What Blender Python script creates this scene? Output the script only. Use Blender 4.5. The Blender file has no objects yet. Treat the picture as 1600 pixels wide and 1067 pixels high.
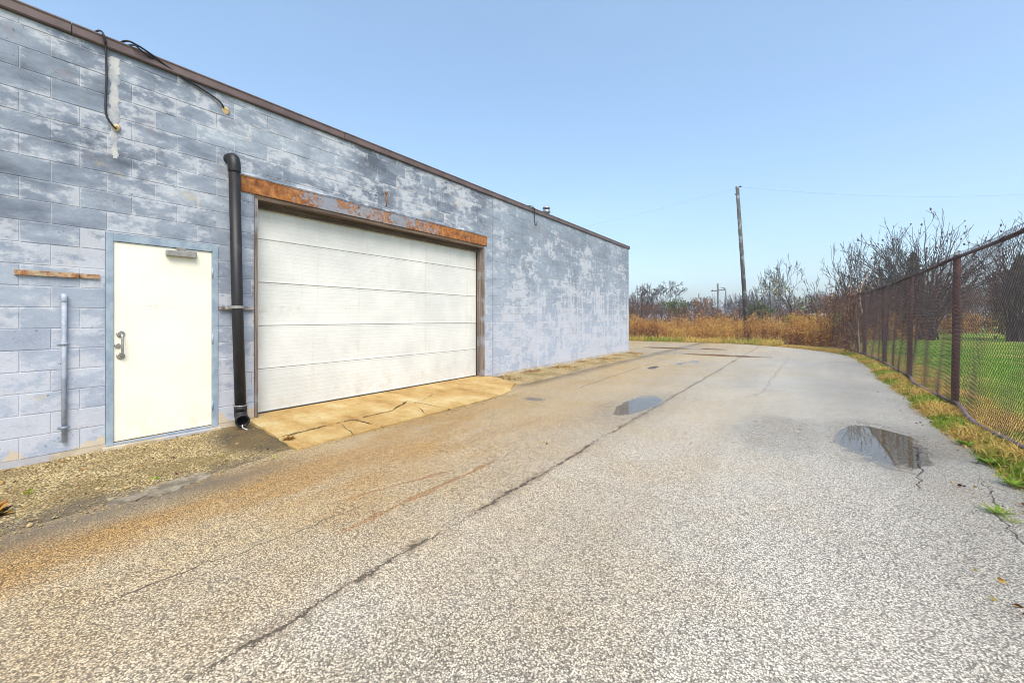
import bpy, bmesh, math, random
import numpy as np
from mathutils import Vector, Matrix

# ------------------------------------------------------------------ camera, sky, sun, exposure
scene = bpy.context.scene
TH = math.atan(462 / 679.0)                 # angle between the lens axis and the long wall
CD, CH = 6.03, 1.42                         # camera: metres from the wall, metres above the road
cam_d = bpy.data.cameras.new('camera')
cam_d.sensor_width = 36.0
cam_d.lens = 679.0 / 1600 * 36
cam_d.shift_y = -36.5 / 1600
cam_d.clip_start = 0.05
cam_d.clip_end = 3000
cam = bpy.data.objects.new('camera', cam_d)
scene.collection.objects.link(cam)
cam.location = (CD, 0, CH)
cam.rotation_euler = (math.radians(90), 0, TH)
scene.camera = cam

SUN_EL, SUN_AZ = math.radians(52), math.radians(128)   # azimuth clockwise from +Y
world = bpy.data.worlds.new('World')
scene.world = world
world.use_nodes = True
wn = world.node_tree
wn.nodes.clear()
sky = wn.nodes.new('ShaderNodeTexSky')
sky.sky_type = 'NISHITA'
sky.sun_disc = False
sky.sun_elevation = SUN_EL
sky.sun_rotation = SUN_AZ
sky.altitude = 0
sky.air_density = 1.0
sky.dust_density = 2.6
sky.ozone_density = 1.3
bg = wn.nodes.new('ShaderNodeBackground')
bg.inputs['Strength'].default_value = 0.14
veil = wn.nodes.new('ShaderNodeMix')          # an even, thin veil of high cloud over the whole sky
veil.data_type = 'RGBA'
vt = wn.nodes.new('ShaderNodeTexCoord')
vs_ = wn.nodes.new('ShaderNodeMapping')
vs_.inputs['Scale'].default_value = (1.0, 1.0, 3.5)
vn = wn.nodes.new('ShaderNodeTexNoise')
vn.inputs['Scale'].default_value = 1.7
vn.inputs['Detail'].default_value = 6
vn.inputs['Roughness'].default_value = 0.55
vr = wn.nodes.new('ShaderNodeMapRange')
vr.inputs['From Min'].default_value = 0.3
vr.inputs['From Max'].default_value = 0.7
vr.inputs['To Min'].default_value = 0.22
vr.inputs['To Max'].default_value = 0.40
wn.links.new(vt.outputs['Generated'], vs_.inputs[0])
wn.links.new(vs_.outputs[0], vn.inputs['Vector'])
wn.links.new(vn.outputs[0], vr.inputs[0])
wn.links.new(vr.outputs[0], veil.inputs[0])
veil.inputs[7].default_value = (1.35, 2.25, 3.05, 1)
wo = wn.nodes.new('ShaderNodeOutputWorld')
wn.links.new(sky.outputs[0], veil.inputs[6])
wn.links.new(veil.outputs[2], bg.inputs[0])
wn.links.new(bg.outputs[0], wo.inputs[0])

sun_d = bpy.data.lights.new('sun', 'SUN')
sun_d.energy = 2.0
sun_d.angle = math.radians(35)
sun_d.color = (1.0, 0.92, 0.80)
sun = bpy.data.objects.new('sun', sun_d)
scene.collection.objects.link(sun)
to_sun = Vector((math.sin(SUN_AZ) * math.cos(SUN_EL), math.cos(SUN_AZ) * math.cos(SUN_EL), math.sin(SUN_EL)))
sun.rotation_euler = to_sun.to_track_quat('Z', 'Y').to_euler()

scene.view_settings.view_transform = 'Standard'
scene.view_settings.look = 'None'
scene.view_settings.gamma = 1
scene.view_settings.use_curve_mapping = False
scene.view_settings.exposure = 1.12
scene.cycles.max_bounces = 6
scene.cycles.transparent_max_bounces = 12
scene.cycles.use_denoising = True
scene.cycles.use_adaptive_sampling = True
scene.cycles.adaptive_threshold = 0.02
scene.cycles.filter_width = 1.0

C = scene.collection
rng = np.random.default_rng(7)
random.seed(7)
K = math.cos(TH) / CD


def wallp(x, y, out=0.0):
    """photo pixel -> point on the long wall (plane X = out)"""
    lat = (x - 800) / 679.0
    a = CD - out
    s, c = math.sin(TH), math.cos(TH)
    Y = a * (c + lat * s) / (s - lat * c)
    dep = a * s + Y * c
    return Vector((out, Y, CH + (497 - y) * dep / 679.0))


def groundp(x, y, z=0.0):
    dep = 679.0 * (CH - z) / (y - 497)
    lat = (x - 800) / 679.0 * dep
    s, c = math.sin(TH), math.cos(TH)
    return Vector((CD + lat * c - dep * s, lat * s + dep * c, z))


def deepp(x, dep, z=0.0):
    lat = (x - 800) / 679.0 * dep
    s, c = math.sin(TH), math.cos(TH)
    return Vector((CD + lat * c - dep * s, lat * s + dep * c, z))


# ------------------------------------------------------------------ object helpers
def obj(name, mesh, material=None, parent=None, loc=None):
    o = bpy.data.objects.new(name, mesh)
    C.objects.link(o)
    if parent is not None:
        o.parent = parent
    if loc is not None:
        o.location = loc
    if material is not None and mesh is not None and not mesh.materials:
        mesh.materials.append(material)
    return o


def tag(o, label=None, cat=None, group=None, kind=None):
    if label:
        o['label'] = label
    if cat:
        o['category'] = cat
    if group:
        o['group'] = group
    if kind:
        o['kind'] = kind
    return o


def empty(name, loc=(0, 0, 0)):
    o = bpy.data.objects.new(name, None)
    o.location = loc
    o.empty_display_size = 0.2
    C.objects.link(o)
    return o


def np_mesh(name, verts, faces, tint=None, smooth=False):
    """verts (n,3); faces (m,k) with one k"""
    verts = np.asarray(verts, np.float32)
    faces = np.asarray(faces, np.int32)
    me = bpy.data.meshes.new(name)
    n, k = faces.shape
    me.vertices.add(len(verts))
    me.vertices.foreach_set('co', verts.ravel())
    me.loops.add(n * k)
    me.loops.foreach_set('vertex_index', faces.ravel())
    me.polygons.add(n)
    me.polygons.foreach_set('loop_start', np.arange(0, n * k, k, dtype=np.int32))
    me.polygons.foreach_set('loop_total', np.full(n, k, np.int32))
    me.polygons.foreach_set('use_smooth', np.full(n, bool(smooth)))
    me.update(calc_edges=True)
    if tint is not None:
        a = me.attributes.new('tint', 'FLOAT', 'POINT')
        a.data.foreach_set('value', np.asarray(tint, np.float32))
    return me


def bm_mesh(name, bm, smooth=False):
    bmesh.ops.recalc_face_normals(bm, faces=bm.faces[:])
    me = bpy.data.meshes.new(name)
    bm.to_mesh(me)
    bm.free()
    if smooth:
        for p in me.polygons:
            p.use_smooth = True
    return me


def box_bm(bm, lo, hi, bevel=0.0):
    r = bmesh.ops.create_cube(bm, size=1.0)
    vs = r['verts']
    for v in vs:
        v.co = Vector([lo[i] + (v.co[i] + 0.5) * (hi[i] - lo[i]) for i in range(3)])
    if bevel > 0:
        es = list({e for v in vs for e in v.link_edges})
        bmesh.ops.bevel(bm, geom=es, offset=bevel, segments=2, affect='EDGES', profile=0.6)
    return vs


def box(name, lo, hi, material, parent=None, bevel=0.0):
    """mesh centred on its own base, so that its origin is at the thing"""
    bm = bmesh.new()
    c = Vector(((lo[0] + hi[0]) / 2, (lo[1] + hi[1]) / 2, lo[2]))
    box_bm(bm, Vector(lo) - c, Vector(hi) - c, bevel)
    o = obj(name, bm_mesh(name, bm), material, parent)
    o.location = c - (parent_origin(parent))
    return o


def parent_origin(p):
    v = Vector((0, 0, 0))
    while p is not None:
        v += p.location
        p = p.parent
    return v


def tube_bm(bm, pts, rad, sides=12, caps=True):
    pts = [Vector(p) for p in pts]
    rings = []
    if not isinstance(rad, (list, tuple)):
        rad = [rad] * len(pts)
    up = None
    for i, p in enumerate(pts):
        a = pts[max(i - 1, 0)]
        b = pts[min(i + 1, len(pts) - 1)]
        d = (b - a).normalized()
        if up is None:
            up = d.orthogonal().normalized()
        up = (up - d * up.dot(d)).normalized()
        w = d.cross(up)
        rings.append([bm.verts.new(p + (up * math.cos(t) + w * math.sin(t)) * rad[i])
                      for t in [2 * math.pi * j / sides for j in range(sides)]])
    for r0, r1 in zip(rings, rings[1:]):
        for j in range(sides):
            bm.faces.new((r0[j], r0[(j + 1) % sides], r1[(j + 1) % sides], r1[j]))
    if caps:
        bm.faces.new(rings[0][::-1])
        bm.faces.new(rings[-1])


def tube(name, pts, rad, material, parent=None, sides=12, smooth=True, caps=True):
    bm = bmesh.new()
    o0 = Vector(pts[0])
    tube_bm(bm, [Vector(p) - o0 for p in pts], rad, sides, caps)
    me = bm_mesh(name, bm)
    if smooth:
        for p in me.polygons:
            p.use_smooth = len(p.vertices) == 4
    o = obj(name, me, material, parent)
    o.location = o0 - parent_origin(parent)
    return o


def bez(pts, n=8):
    """Catmull-Rom through points"""
    pts = [Vector(p) for p in pts]
    out = []
    P = [pts[0]] + pts + [pts[-1]]
    for i in range(1, len(P) - 2):
        a, b, c, d = P[i - 1], P[i], P[i + 1], P[i + 2]
        for j in range(n):
            t = j / n
            out.append(0.5 * ((2 * b) + (c - a) * t + (2 * a - 5 * b + 4 * c - d) * t * t + (3 * b - a - 3 * c + d) * t ** 3))
    out.append(pts[-1])
    return out


# ------------------------------------------------------------------ shader helpers
class S:
    """a socket with arithmetic"""
    def __init__(self, nt, s):
        self.nt, self.s = nt, s

    def _m(self, op, *a, clamp=False):
        n = self.nt.nodes.new('ShaderNodeMath')
        n.operation = op
        n.use_clamp = clamp
        for i, x in enumerate((self,) + a):
            if isinstance(x, S):
                self.nt.links.new(x.s, n.inputs[i])
            else:
                n.inputs[i].default_value = x
        return S(self.nt, n.outputs[0])

    def __add__(self, o): return self._m('ADD', o)
    __radd__ = __add__
    def __sub__(self, o): return self._m('SUBTRACT', o)
    def __rsub__(self, o): return (self * -1.0) + o
    def __mul__(self, o): return self._m('MULTIPLY', o)
    __rmul__ = __mul__
    def __truediv__(self, o): return self._m('DIVIDE', o)
    def abs(self): return self._m('ABSOLUTE')
    def floor(self): return self._m('FLOOR')
    def mod(self, o): return self._m('FLOORED_MODULO', o)
    def max(self, o): return self._m('MAXIMUM', o)
    def min(self, o): return self._m('MINIMUM', o)
    def pow(self, o): return self._m('POWER', o)
    def clamp(self): return self._m('ADD', 0.0, clamp=True)

    def ramp(self, a, b, lo=0.0, hi=1.0):
        n = self.nt.nodes.new('ShaderNodeMapRange')
        n.interpolation_type = 'SMOOTHSTEP'
        n.inputs['From Min'].default_value = a
        n.inputs['From Max'].default_value = b
        n.inputs['To Min'].default_value = lo
        n.inputs['To Max'].default_value = hi
        self.nt.links.new(self.s, n.inputs['Value'])
        return S(self.nt, n.outputs['Result'])


class M:
    def __init__(self, name):
        self.m = bpy.data.materials.new(name)
        self.m.use_nodes = True
        self.nt = self.m.node_tree
        self.b = self.nt.nodes['Principled BSDF']
        self.out = self.nt.nodes['Material Output']
        g = self.nt.nodes.new('ShaderNodeNewGeometry')
        self.P = S(self.nt, g.outputs['Position'])
        sp = self.nt.nodes.new('ShaderNodeSeparateXYZ')
        self.nt.links.new(g.outputs['Position'], sp.inputs[0])
        self.x, self.y, self.z = (S(self.nt, sp.outputs[i]) for i in range(3))

    def objpos(self):
        t = self.nt.nodes.new('ShaderNodeTexCoord')
        return S(self.nt, t.outputs['Object'])

    def vec(self, x, y, z):
        n = self.nt.nodes.new('ShaderNodeCombineXYZ')
        for i, v in enumerate((x, y, z)):
            if isinstance(v, S):
                self.nt.links.new(v.s, n.inputs[i])
            else:
                n.inputs[i].default_value = v
        return S(self.nt, n.outputs[0])

    def noise(self, scale, detail=4, rough=0.55, vec=None, off=0.0, dist=0.0):
        n = self.nt.nodes.new('ShaderNodeTexNoise')
        n.noise_dimensions = '3D'
        ad = self.nt.nodes.new('ShaderNodeVectorMath')
        ad.inputs[1].default_value = (off * 17.31, off * 9.17, off * 5.73)
        self.nt.links.new((vec or self.P).s, ad.inputs[0])
        n.inputs['Scale'].default_value = scale
        n.inputs['Detail'].default_value = detail
        n.inputs['Roughness'].default_value = rough
        n.inputs['Distortion'].default_value = dist
        self.nt.links.new(ad.outputs[0], n.inputs['Vector'])
        return S(self.nt, n.outputs['Fac'])

    def white(self, vec):
        n = self.nt.nodes.new('ShaderNodeTexWhiteNoise')
        self.nt.links.new(vec.s, n.inputs['Vector'])
        return S(self.nt, n.outputs['Value'])

    def voronoi(self, scale, feature='F1', vec=None, rand=1.0):
        n = self.nt.nodes.new('ShaderNodeTexVoronoi')
        n.feature = feature
        n.inputs['Scale'].default_value = scale
        n.inputs['Randomness'].default_value = rand
        self.nt.links.new((vec or self.P).s, n.inputs['Vector'])
        return n

    def mix(self, f, a, b, mode='MIX'):
        n = self.nt.nodes.new('ShaderNodeMix')
        n.data_type = 'RGBA'
        n.blend_type = mode
        for i, v in ((0, f), (6, a), (7, b)):
            if isinstance(v, S):
                self.nt.links.new(v.s, n.inputs[i])
            elif isinstance(v, (int, float)):
                n.inputs[i].default_value = v
            else:
                n.inputs[i].default_value = (*v, 1)
        return S(self.nt, n.outputs[2])

    def cramp(self, f, stops):
        n = self.nt.nodes.new('ShaderNodeValToRGB')
        e = n.color_ramp.elements
        while len(e) < len(stops):
            e.new(0.5)
        for i, (p, c) in enumerate(stops):
            e[i].position = p
            e[i].color = (*c, 1)
        self.nt.links.new(f.s, n.inputs[0])
        return S(self.nt, n.outputs[0])

    def attr(self, name='tint'):
        n = self.nt.nodes.new('ShaderNodeAttribute')
        n.attribute_name = name
        return S(self.nt, n.outputs['Fac'])

    def set(self, **k):
        for key, v in k.items():
            i = self.b.inputs[{'col': 'Base Color', 'rough': 'Roughness', 'metal': 'Metallic', 'spec': 'Specular IOR Level',
                               'coat': 'Coat Weight', 'coat_rough': 'Coat Roughness'}[key]]
            if isinstance(v, S):
                self.nt.links.new(v.s, i)
            elif isinstance(v, tuple):
                i.default_value = (*v, 1)
            else:
                i.default_value = v
        return self

    def bump(self, h, dist=0.01, strength=1.0):
        n = self.nt.nodes.new('ShaderNodeBump')
        n.inputs['Strength'].default_value = strength
        n.inputs['Distance'].default_value = dist
        self.nt.links.new(h.s, n.inputs['Height'])
        self.nt.links.new(n.outputs[0], self.b.inputs['Normal'])
        return self

    def translucent(self, col, amount):
        t = self.nt.nodes.new('ShaderNodeBsdfTranslucent')
        self.nt.links.new(col.s, t.inputs[0])
        mx = self.nt.nodes.new('ShaderNodeMixShader')
        mx.inputs[0].default_value = amount
        self.nt.links.new(self.b.outputs[0], mx.inputs[1])
        self.nt.links.new(t.outputs[0], mx.inputs[2])
        self.nt.links.new(mx.outputs[0], self.out.inputs[0])
        return self


BL, BH, BZ = 0.4055, 0.2015, 0.11      # block pitch along and up, level of the first bed joint
BY0 = 0.964


def block_paint(name, mortar=False):
    m = M(name)
    x, y, z = m.x, m.y, m.z
    # index of the block, so that each one has its own tone
    row = ((z - BZ) / BH).floor()
    sh = (row + 1.0).mod(2.0) * (BL / 2)
    colm = ((y - BY0 + sh) / BL).floor()
    cell = m.white(m.vec(colm, row, 3.7))
    cell2 = m.white(m.vec(colm, row, 9.1))
    big = m.noise(0.55, 3, 0.5, off=2.0)
    av = m.vec(x, y * 0.75, z * 1.7)
    mid = m.noise(2.2, 6, 0.62, vec=av, off=5.0, dist=0.25)
    fine = m.noise(8.0, 7, 0.70, vec=av, off=8.0)
    grit = m.noise(60.0, 3, 0.7, off=1.0)
    sv = m.vec(x, y * 5.5, z * 0.55)
    streak = m.noise(1.0, 5, 0.6, vec=sv, off=4.0)
    tone = ((mid - 0.5) * 1.5 + (big - 0.5) * 1.6 + (fine - 0.5) * 0.6 + (cell - 0.5) * 0.12 + 0.46).clamp()
    base = m.cramp(tone, [(0.10, (0.085, 0.103, 0.138)), (0.34, (0.150, 0.180, 0.232)), (0.60, (0.225, 0.265, 0.328)), (0.95, (0.33, 0.38, 0.445))])
    base = m.mix(y.ramp(7.6, 8.4) * 0.5, base, (0.27, 0.325, 0.395))
    # the lower wall is bleached
    low = z.ramp(2.7, 0.5)
    near_low = low * y.ramp(5.0, 2.0)
    base = m.mix(low * 0.60, base, (0.41, 0.465, 0.57))
    # worn white primer and lime bloom, blotches follow noise, more near the ground, around the doors, in runs on the far wall
    edge = (((y - BY0 + sh) / BL).mod(1.0) - 0.5).abs()
    hedge = ((((z - BZ) / BH).mod(1.0) - 0.5).abs() * 2.0).pow(4.0)
    far = y.ramp(8.0, 9.5)
    runs = streak.ramp(0.46, 0.68) * far * z.ramp(2.9, 1.9) * 0.28
    band = (1.0 - ((z - 2.15) / 0.35).abs()).max(0.0) * y.ramp(2.6, 1.2) * 0.12
    zone = m.noise(0.8, 3, 0.5, off=21.0)
    sc = (m.noise(13.0, 6, 0.72, off=23.0) - 0.5) * 0.45 + (fine - 0.5) * 0.75 + (mid - 0.5) * 0.7 + (zone - 0.5) * 0.55 + (cell2 - 0.5) * 0.20 + low * 0.10 + runs + band + (edge * 2.0).pow(4.0) * 0.10 + hedge * 0.10 + z.ramp(2.2, 4.2, 0.0, -0.03) + 0.5
    scar = sc.ramp(0.545, 0.70)
    col = m.mix(scar * 0.66, base, m.mix(m.noise(4.0, 3, off=31.0), (0.45, 0.44, 0.46), (0.50, 0.545, 0.62)))
    # mauve grime high on the wall
    gr = m.noise(2.6, 5, 0.6, off=12.0).ramp(0.56, 0.70) * z.ramp(2.2, 3.2)
    col = m.mix(gr * 0.42, col, (0.21, 0.18, 0.20))
    # ochre lime-water stains, bare tan block near the ground
    oc = m.noise(2.2, 5, 0.6, off=15.0).ramp(0.64, 0.73)
    col = m.mix(oc * 0.35, col, (0.50, 0.42, 0.24))
    bare = (m.noise(3.2, 6, 0.62, off=17.0) + z.ramp(0.42, 0.06, -0.22, 0.15)).ramp(0.53, 0.57) * y.ramp(6.0, 4.0, 0.12, 1.0)
    col = m.mix(bare * 0.9, col, m.mix(m.noise(20, 4, off=2.2), (0.46, 0.37, 0.25), (0.56, 0.50, 0.39)))
    # pits and dark spots
    pit = m.noise(34.0, 3, 0.6, off=19.0).ramp(0.66, 0.73) * m.noise(2.3, 3, off=20.0).ramp(0.44, 0.66)
    col = m.mix(pit * 0.75, col, (0.07, 0.075, 0.09))
    fl = m.noise(9.0, 6, 0.75, off=27.0).ramp(0.62, 0.68) * m.noise(1.2, 3, off=29.0).ramp(0.5, 0.66)
    col = m.mix(fl * 0.6, col, (0.10, 0.11, 0.14))
    col = m.mix(0.25, col, m.mix(grit, (0.2, 0.2, 0.2), (0.8, 0.8, 0.8)), 'OVERLAY')
    if mortar:
        lj = m.noise(2.0, 4, 0.6, off=41.0).ramp(0.34, 0.50)
        col = m.mix(lj * 0.45, col, (0.50, 0.52, 0.56))
        dj = m.noise(1.6, 4, 0.6, off=43.0).ramp(0.60, 0.68)
        col = m.mix(dj * 0.6, col, (0.10, 0.085, 0.075))
    m.set(col=col, rough=0.82, spec=0.25)
    m.bump(fine * 0.5 + grit * 0.35 - pit * 1.2 - scar * 0.15, 0.006, 0.75)
    return m.m


MAT = {}
MAT['block'] = block_paint('painted_block')
MAT['mortar'] = block_paint('painted_mortar', True)


def simple(name, col, col2=None, rough=0.6, scale=12, metal=0.0, spec=0.4, bump=0.0, obj_space=False, lo=0.35, hi=0.65):
    m = M(name)
    v = m.objpos() if obj_space else None
    n = m.noise(scale, 5, 0.6, vec=v)
    c = m.mix(n.ramp(lo, hi), col, col2 or tuple(c * 0.7 for c in col))
    m.set(col=c, rough=rough, metal=metal, spec=spec)
    if bump:
        m.bump(n, bump)
    return m.m


def rusty(name, paint, rust_lo, rust_hi, zscale=1.0, seed=0.0, spread=None):
    m = M(name)
    v = m.vec(m.x, m.y * 1.0, m.z * zscale)
    a = m.noise(2.2, 6, 0.68, vec=v, off=seed)
    f = m.noise(18, 5, 0.7, vec=v, off=seed + 3)
    r = a * 0.55 + f * 0.45
    if spread:
        r = r + spread(m)
    k = r.ramp(rust_lo, rust_hi)
    rc = m.cramp(m.noise(9, 6, 0.75, off=seed + 6), [(0.32, (0.085, 0.034, 0.018)), (0.48, (0.25, 0.095, 0.030)), (0.62, (0.38, 0.175, 0.055)), (0.75, (0.46, 0.31, 0.16))])
    p = m.mix(m.noise(5, 4, off=seed + 8), paint, tuple(c * 0.62 for c in paint))
    m.set(col=m.mix(k, p, rc), rough=0.85, spec=0.2)
    m.bump(f + k * 0.4, 0.005)
    return m.m


MAT['lintel'] = rusty('rusty_lintel', (0.27, 0.29, 0.34), 0.46, 0.56, 1.0, 3.0,
                      lambda m: m.y.ramp(3.9, 2.9, 0.0, 0.13) + m.y.ramp(5.2, 7.2, -0.02, 0.12))
MAT['rust_bar'] = rusty('rusty_bar', (0.50, 0.40, 0.28), 0.40, 0.56, 1.0, 9.0)
MAT['rust_iron'] = rusty('rust_iron', (0.20, 0.09, 0.05), 0.34, 0.5, 1.0, 14.0)
MAT['fascia'] = simple('brown_metal_fascia', (0.085, 0.058, 0.055), (0.125, 0.088, 0.082), 0.45, 3.0)
MAT['roof'] = simple('roof_felt', (0.09, 0.09, 0.09), None, 0.9)
MAT['frame'] = simple('blue_grey_frame', (0.20, 0.265, 0.34), (0.29, 0.36, 0.43), 0.5, 7.0)
MAT['steel'] = simple('dull_steel', (0.42, 0.41, 0.39), (0.30, 0.29, 0.28), 0.38, 20, metal=0.7)
MAT['alu'] = simple('grey_closer', (0.33, 0.32, 0.30), (0.25, 0.24, 0.23), 0.45, 20, metal=0.4)
MAT['zinc'] = simple('zinc_strut', (0.40, 0.39, 0.37), (0.13, 0.10, 0.08), 0.55, 14, metal=0.3)
MAT['cable'] = simple('black_cable', (0.012, 0.012, 0.014), None, 0.5)
MAT['conduit'] = simple('painted_conduit', (0.22, 0.26, 0.33), (0.34, 0.38, 0.45), 0.6, 9)
MAT['cord'] = simple('white_cord', (0.7, 0.7, 0.66), None, 0.6)
MAT['putty'] = simple('ochre_putty', (0.50, 0.33, 0.13), (0.55, 0.47, 0.30), 0.9, 30, bump=0.01)
MAT['cement'] = simple('cement_render', (0.46, 0.46, 0.46), (0.34, 0.33, 0.32), 0.95, 8, bump=0.008)
MAT['seal'] = simple('black_seal', (0.02, 0.02, 0.022), None, 0.7)


def door_mat():
    m = M('cream_door_paint')
    o = m.noise(2.0, 4, 0.6, off=2.0)
    c = m.mix(o.ramp(0.35, 0.7), (0.80, 0.78, 0.66), (0.74, 0.72, 0.60))
    low = m.z.ramp(0.55, 0.12) * m.noise(9, 5, 0.7, off=3.0).ramp(0.45, 0.62)
    c = m.mix(low * 0.25, c, (0.45, 0.38, 0.26))
    # scuffs where a sign was taken off
    dz = ((m.z - 1.553) / 0.030).abs()
    dy = ((m.y - 1.83) / 0.20).abs()
    box_ = (1.0 - dz).ramp(0.0, 0.5) * (1.0 - dy).ramp(0.0, 0.35)
    sp = m.noise(60, 4, 0.7, off=6.0).ramp(0.56, 0.62) * box_
    c = m.mix(sp * 0.75, c, (0.16, 0.14, 0.13))
    sp2 = m.noise(35, 5, 0.7, off=8.0).ramp(0.67, 0.72)
    c = m.mix(sp2 * 0.18, c, (0.4, 0.36, 0.28))
    return m.set(col=c, rough=0.42, spec=0.4).bump(o, 0.002).m


MAT['door'] = door_mat()


def panel_mat():
    m = M('white_garage_panel')
    hz = m.vec(m.x, m.y * 0.18, m.z * 26.0)
    fine = m.noise(1.0, 4, 0.6, vec=hz, off=1.0)
    blot = m.noise(0.9, 5, 0.6, off=3.0)
    c = m.mix(blot.ramp(0.3, 0.7), (0.67, 0.68, 0.655), (0.53, 0.545, 0.53))
    c = m.mix(fine.ramp(0.48, 0.70) * 0.10, c, (0.50, 0.49, 0.45))
    run = m.noise(1.0, 4, 0.6, vec=m.vec(m.x, m.y * 9.0, m.z * 0.5), off=6.0).ramp(0.60, 0.74)
    c = m.mix(run * 0.32, c, (0.46, 0.40, 0.28))
    # dirt gathers in splashes near the ground and under the header
    low = m.z.ramp(0.75, 0.12) * m.noise(3.5, 6, 0.7, off=9.0).ramp(0.44, 0.68)
    c = m.mix(low * 0.45, c, (0.48, 0.42, 0.32))
    top = m.z.ramp(2.35, 3.1) * m.noise(2.0, 6, 0.7, vec=m.vec(m.x, m.y * 4, m.z), off=13.0).ramp(0.42, 0.7)
    c = m.mix(top * 0.40, c, (0.42, 0.41, 0.36))
    spot = m.noise(7.0, 3, 0.6, off=11.0).ramp(0.72, 0.78)
    c = m.mix(spot * 0.5, c, (0.38, 0.34, 0.24))
    # ghost of a taken-down notice
    gy = 1.0 - ((m.y - 3.27) / 0.30).abs()
    gz = 1.0 - ((m.z - 1.53) / 0.075).abs()
    g = gy.ramp(0.0, 0.06) * gz.ramp(0.0, 0.2) * m.noise(14, 4, 0.7, off=15.0).ramp(0.45, 0.62)
    c = m.mix(g * 0.35, c, (0.42, 0.38, 0.30))
    return m.set(col=c, rough=0.42, spec=0.4).bump(fine, 0.0008).m


MAT['panel'] = panel_mat()


def wood_mat(name, a, b, seed):
    m = M(name)
    v = m.vec(m.x * 30.0, m.y * 30.0, m.z * 1.4)
    n = m.noise(1.0, 5, 0.6, vec=v, off=seed)
    f = m.noise(2.5, 4, off=seed + 2)
    c = m.mix(n.ramp(0.35, 0.65), a, b)
    c = m.mix(f.ramp(0.5, 0.65) * 0.5, c, (0.33, 0.37, 0.44))
    return m.set(col=c, rough=0.85, spec=0.2).bump(n, 0.006).m


def wood_h(name, a, b, seed):
    m = M(name)
    v = m.vec(m.x * 30.0, m.y * 1.2, m.z * 34.0)
    n = m.noise(1.0, 5, 0.6, vec=v, off=seed)
    c = m.mix(n.ramp(0.35, 0.65), a, b)
    return m.set(col=c, rough=0.85, spec=0.2).bump(n, 0.006).m


MAT['wood'] = wood_mat('weathered_jamb', (0.24, 0.20, 0.17), (0.11, 0.085, 0.07), 2.0)
MAT['wood_dark'] = wood_h('weathered_header', (0.15, 0.11, 0.08), (0.06, 0.042, 0.03), 5.0)


def foundation_mat():
    m = M('foundation_concrete')
    n = m.noise(3.0, 6, 0.65)
    c = m.mix(n.ramp(0.4, 0.6), (0.48, 0.42, 0.33), (0.36, 0.30, 0.21))
    p = m.noise(1.4, 4, 0.6, off=6.0).ramp(0.52, 0.56)
    c = m.mix(p * 0.7, c, (0.34, 0.37, 0.44))
    return m.set(col=c, rough=0.9, spec=0.2).bump(n, 0.01).m


MAT['foundation'] = foundation_mat()


def abs_mat():
    m = M('black_plastic_pipe')
    n = m.noise(5, 5, 0.65)
    dust = n.ramp(0.55, 0.75) * 0.35
    c = m.mix(dust, (0.010, 0.010, 0.012), (0.075, 0.068, 0.075))
    return m.set(col=c, rough=0.5, spec=0.4).m


MAT['abs'] = abs_mat()


puddles = [  # centre, half-length along Y, half-width along X, rotation, depth
    ((6.70, 6.55), 0.95, 0.42, 0.05, 0.016),
    ((3.72, 7.05), 1.10, 0.27, 0.0, 0.012),
    ((3.15, 18.2), 0.42, 1.45, 0.0, 0.016),
    ((0.60, 21.3), 0.45, 0.9, 0.0, 0.016),
    ((2.45, 21.6), 0.30, 0.55, 0.0, 0.012),
    ((2.75, 14.2), 0.42, 0.10, 0.1, 0.012),
    ((2.35, 12.6), 0.40, 0.12, 0.1, 0.012),
    ((2.95, 15.1), 0.40, 0.12, 0.2, 0.012),
    ((2.05, 6.55), 0.16, 0.18, 0.1, 0.010),
]


def line_mask(m, X, a, b, amp, wid, seed, y0=None, y1=None, scale=1.2, wob=0.02):
    """a wandering line  X = a + b*y ; returns 0..1"""
    w = m.noise(scale, 4, 0.7, vec=m.vec(0.0, m.y, 0.0), off=seed)
    w2 = m.noise(16.0, 4, 0.75, off=seed + 5)
    d = (X - (m.y * b + a) - (w - 0.5) * amp - (w2 - 0.5) * wob).abs()
    ww = m.noise(5.0, 3, 0.6, off=seed + 3).ramp(0.35, 0.7, wid * 0.35, wid)
    k = 1.0 - (d / ww).ramp(0.55, 1.0)
    if y0 is not None:
        k = k * m.y.ramp(y0 - 0.15, y0 + 0.15) * m.y.ramp(y1 + 0.15, y1 - 0.15)
    return k.clamp()


def seg_mask(m, p, q, wid, seed, wob=0.06):
    """a wandering crack between two plan points"""
    dx, dy = q[0] - p[0], q[1] - p[1]
    L2 = dx * dx + dy * dy
    X = m.x + (m.noise(5.0, 5, 0.7, off=seed) - 0.5) * wob
    Y = m.y + (m.noise(5.0, 5, 0.7, off=seed + 4) - 0.5) * wob
    t = (((X - p[0]) * dx + (Y - p[1]) * dy) / L2).clamp()
    d = ((X - p[0] - t * dx).pow(2.0) + (Y - p[1] - t * dy).pow(2.0)).pow(0.5)
    w = m.noise(7.0, 3, 0.6, off=seed + 2).ramp(0.35, 0.65, wid * 0.4, wid * 1.5)
    return 1.0 - (d / w).ramp(0.5, 1.0)


def aggregate(m, scale, vec=None):
    wv = m.P
    vo = m.voronoi(scale, 'F1', vec=wv)
    rnd = m.nt.nodes.new('ShaderNodeSeparateColor')
    m.nt.links.new(vo.outputs['Color'], rnd.inputs[0])
    r1, r2 = S(m.nt, rnd.outputs[0]), S(m.nt, rnd.outputs[1])
    dist = S(m.nt, vo.outputs['Distance'])
    return r1, r2, dist


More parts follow.
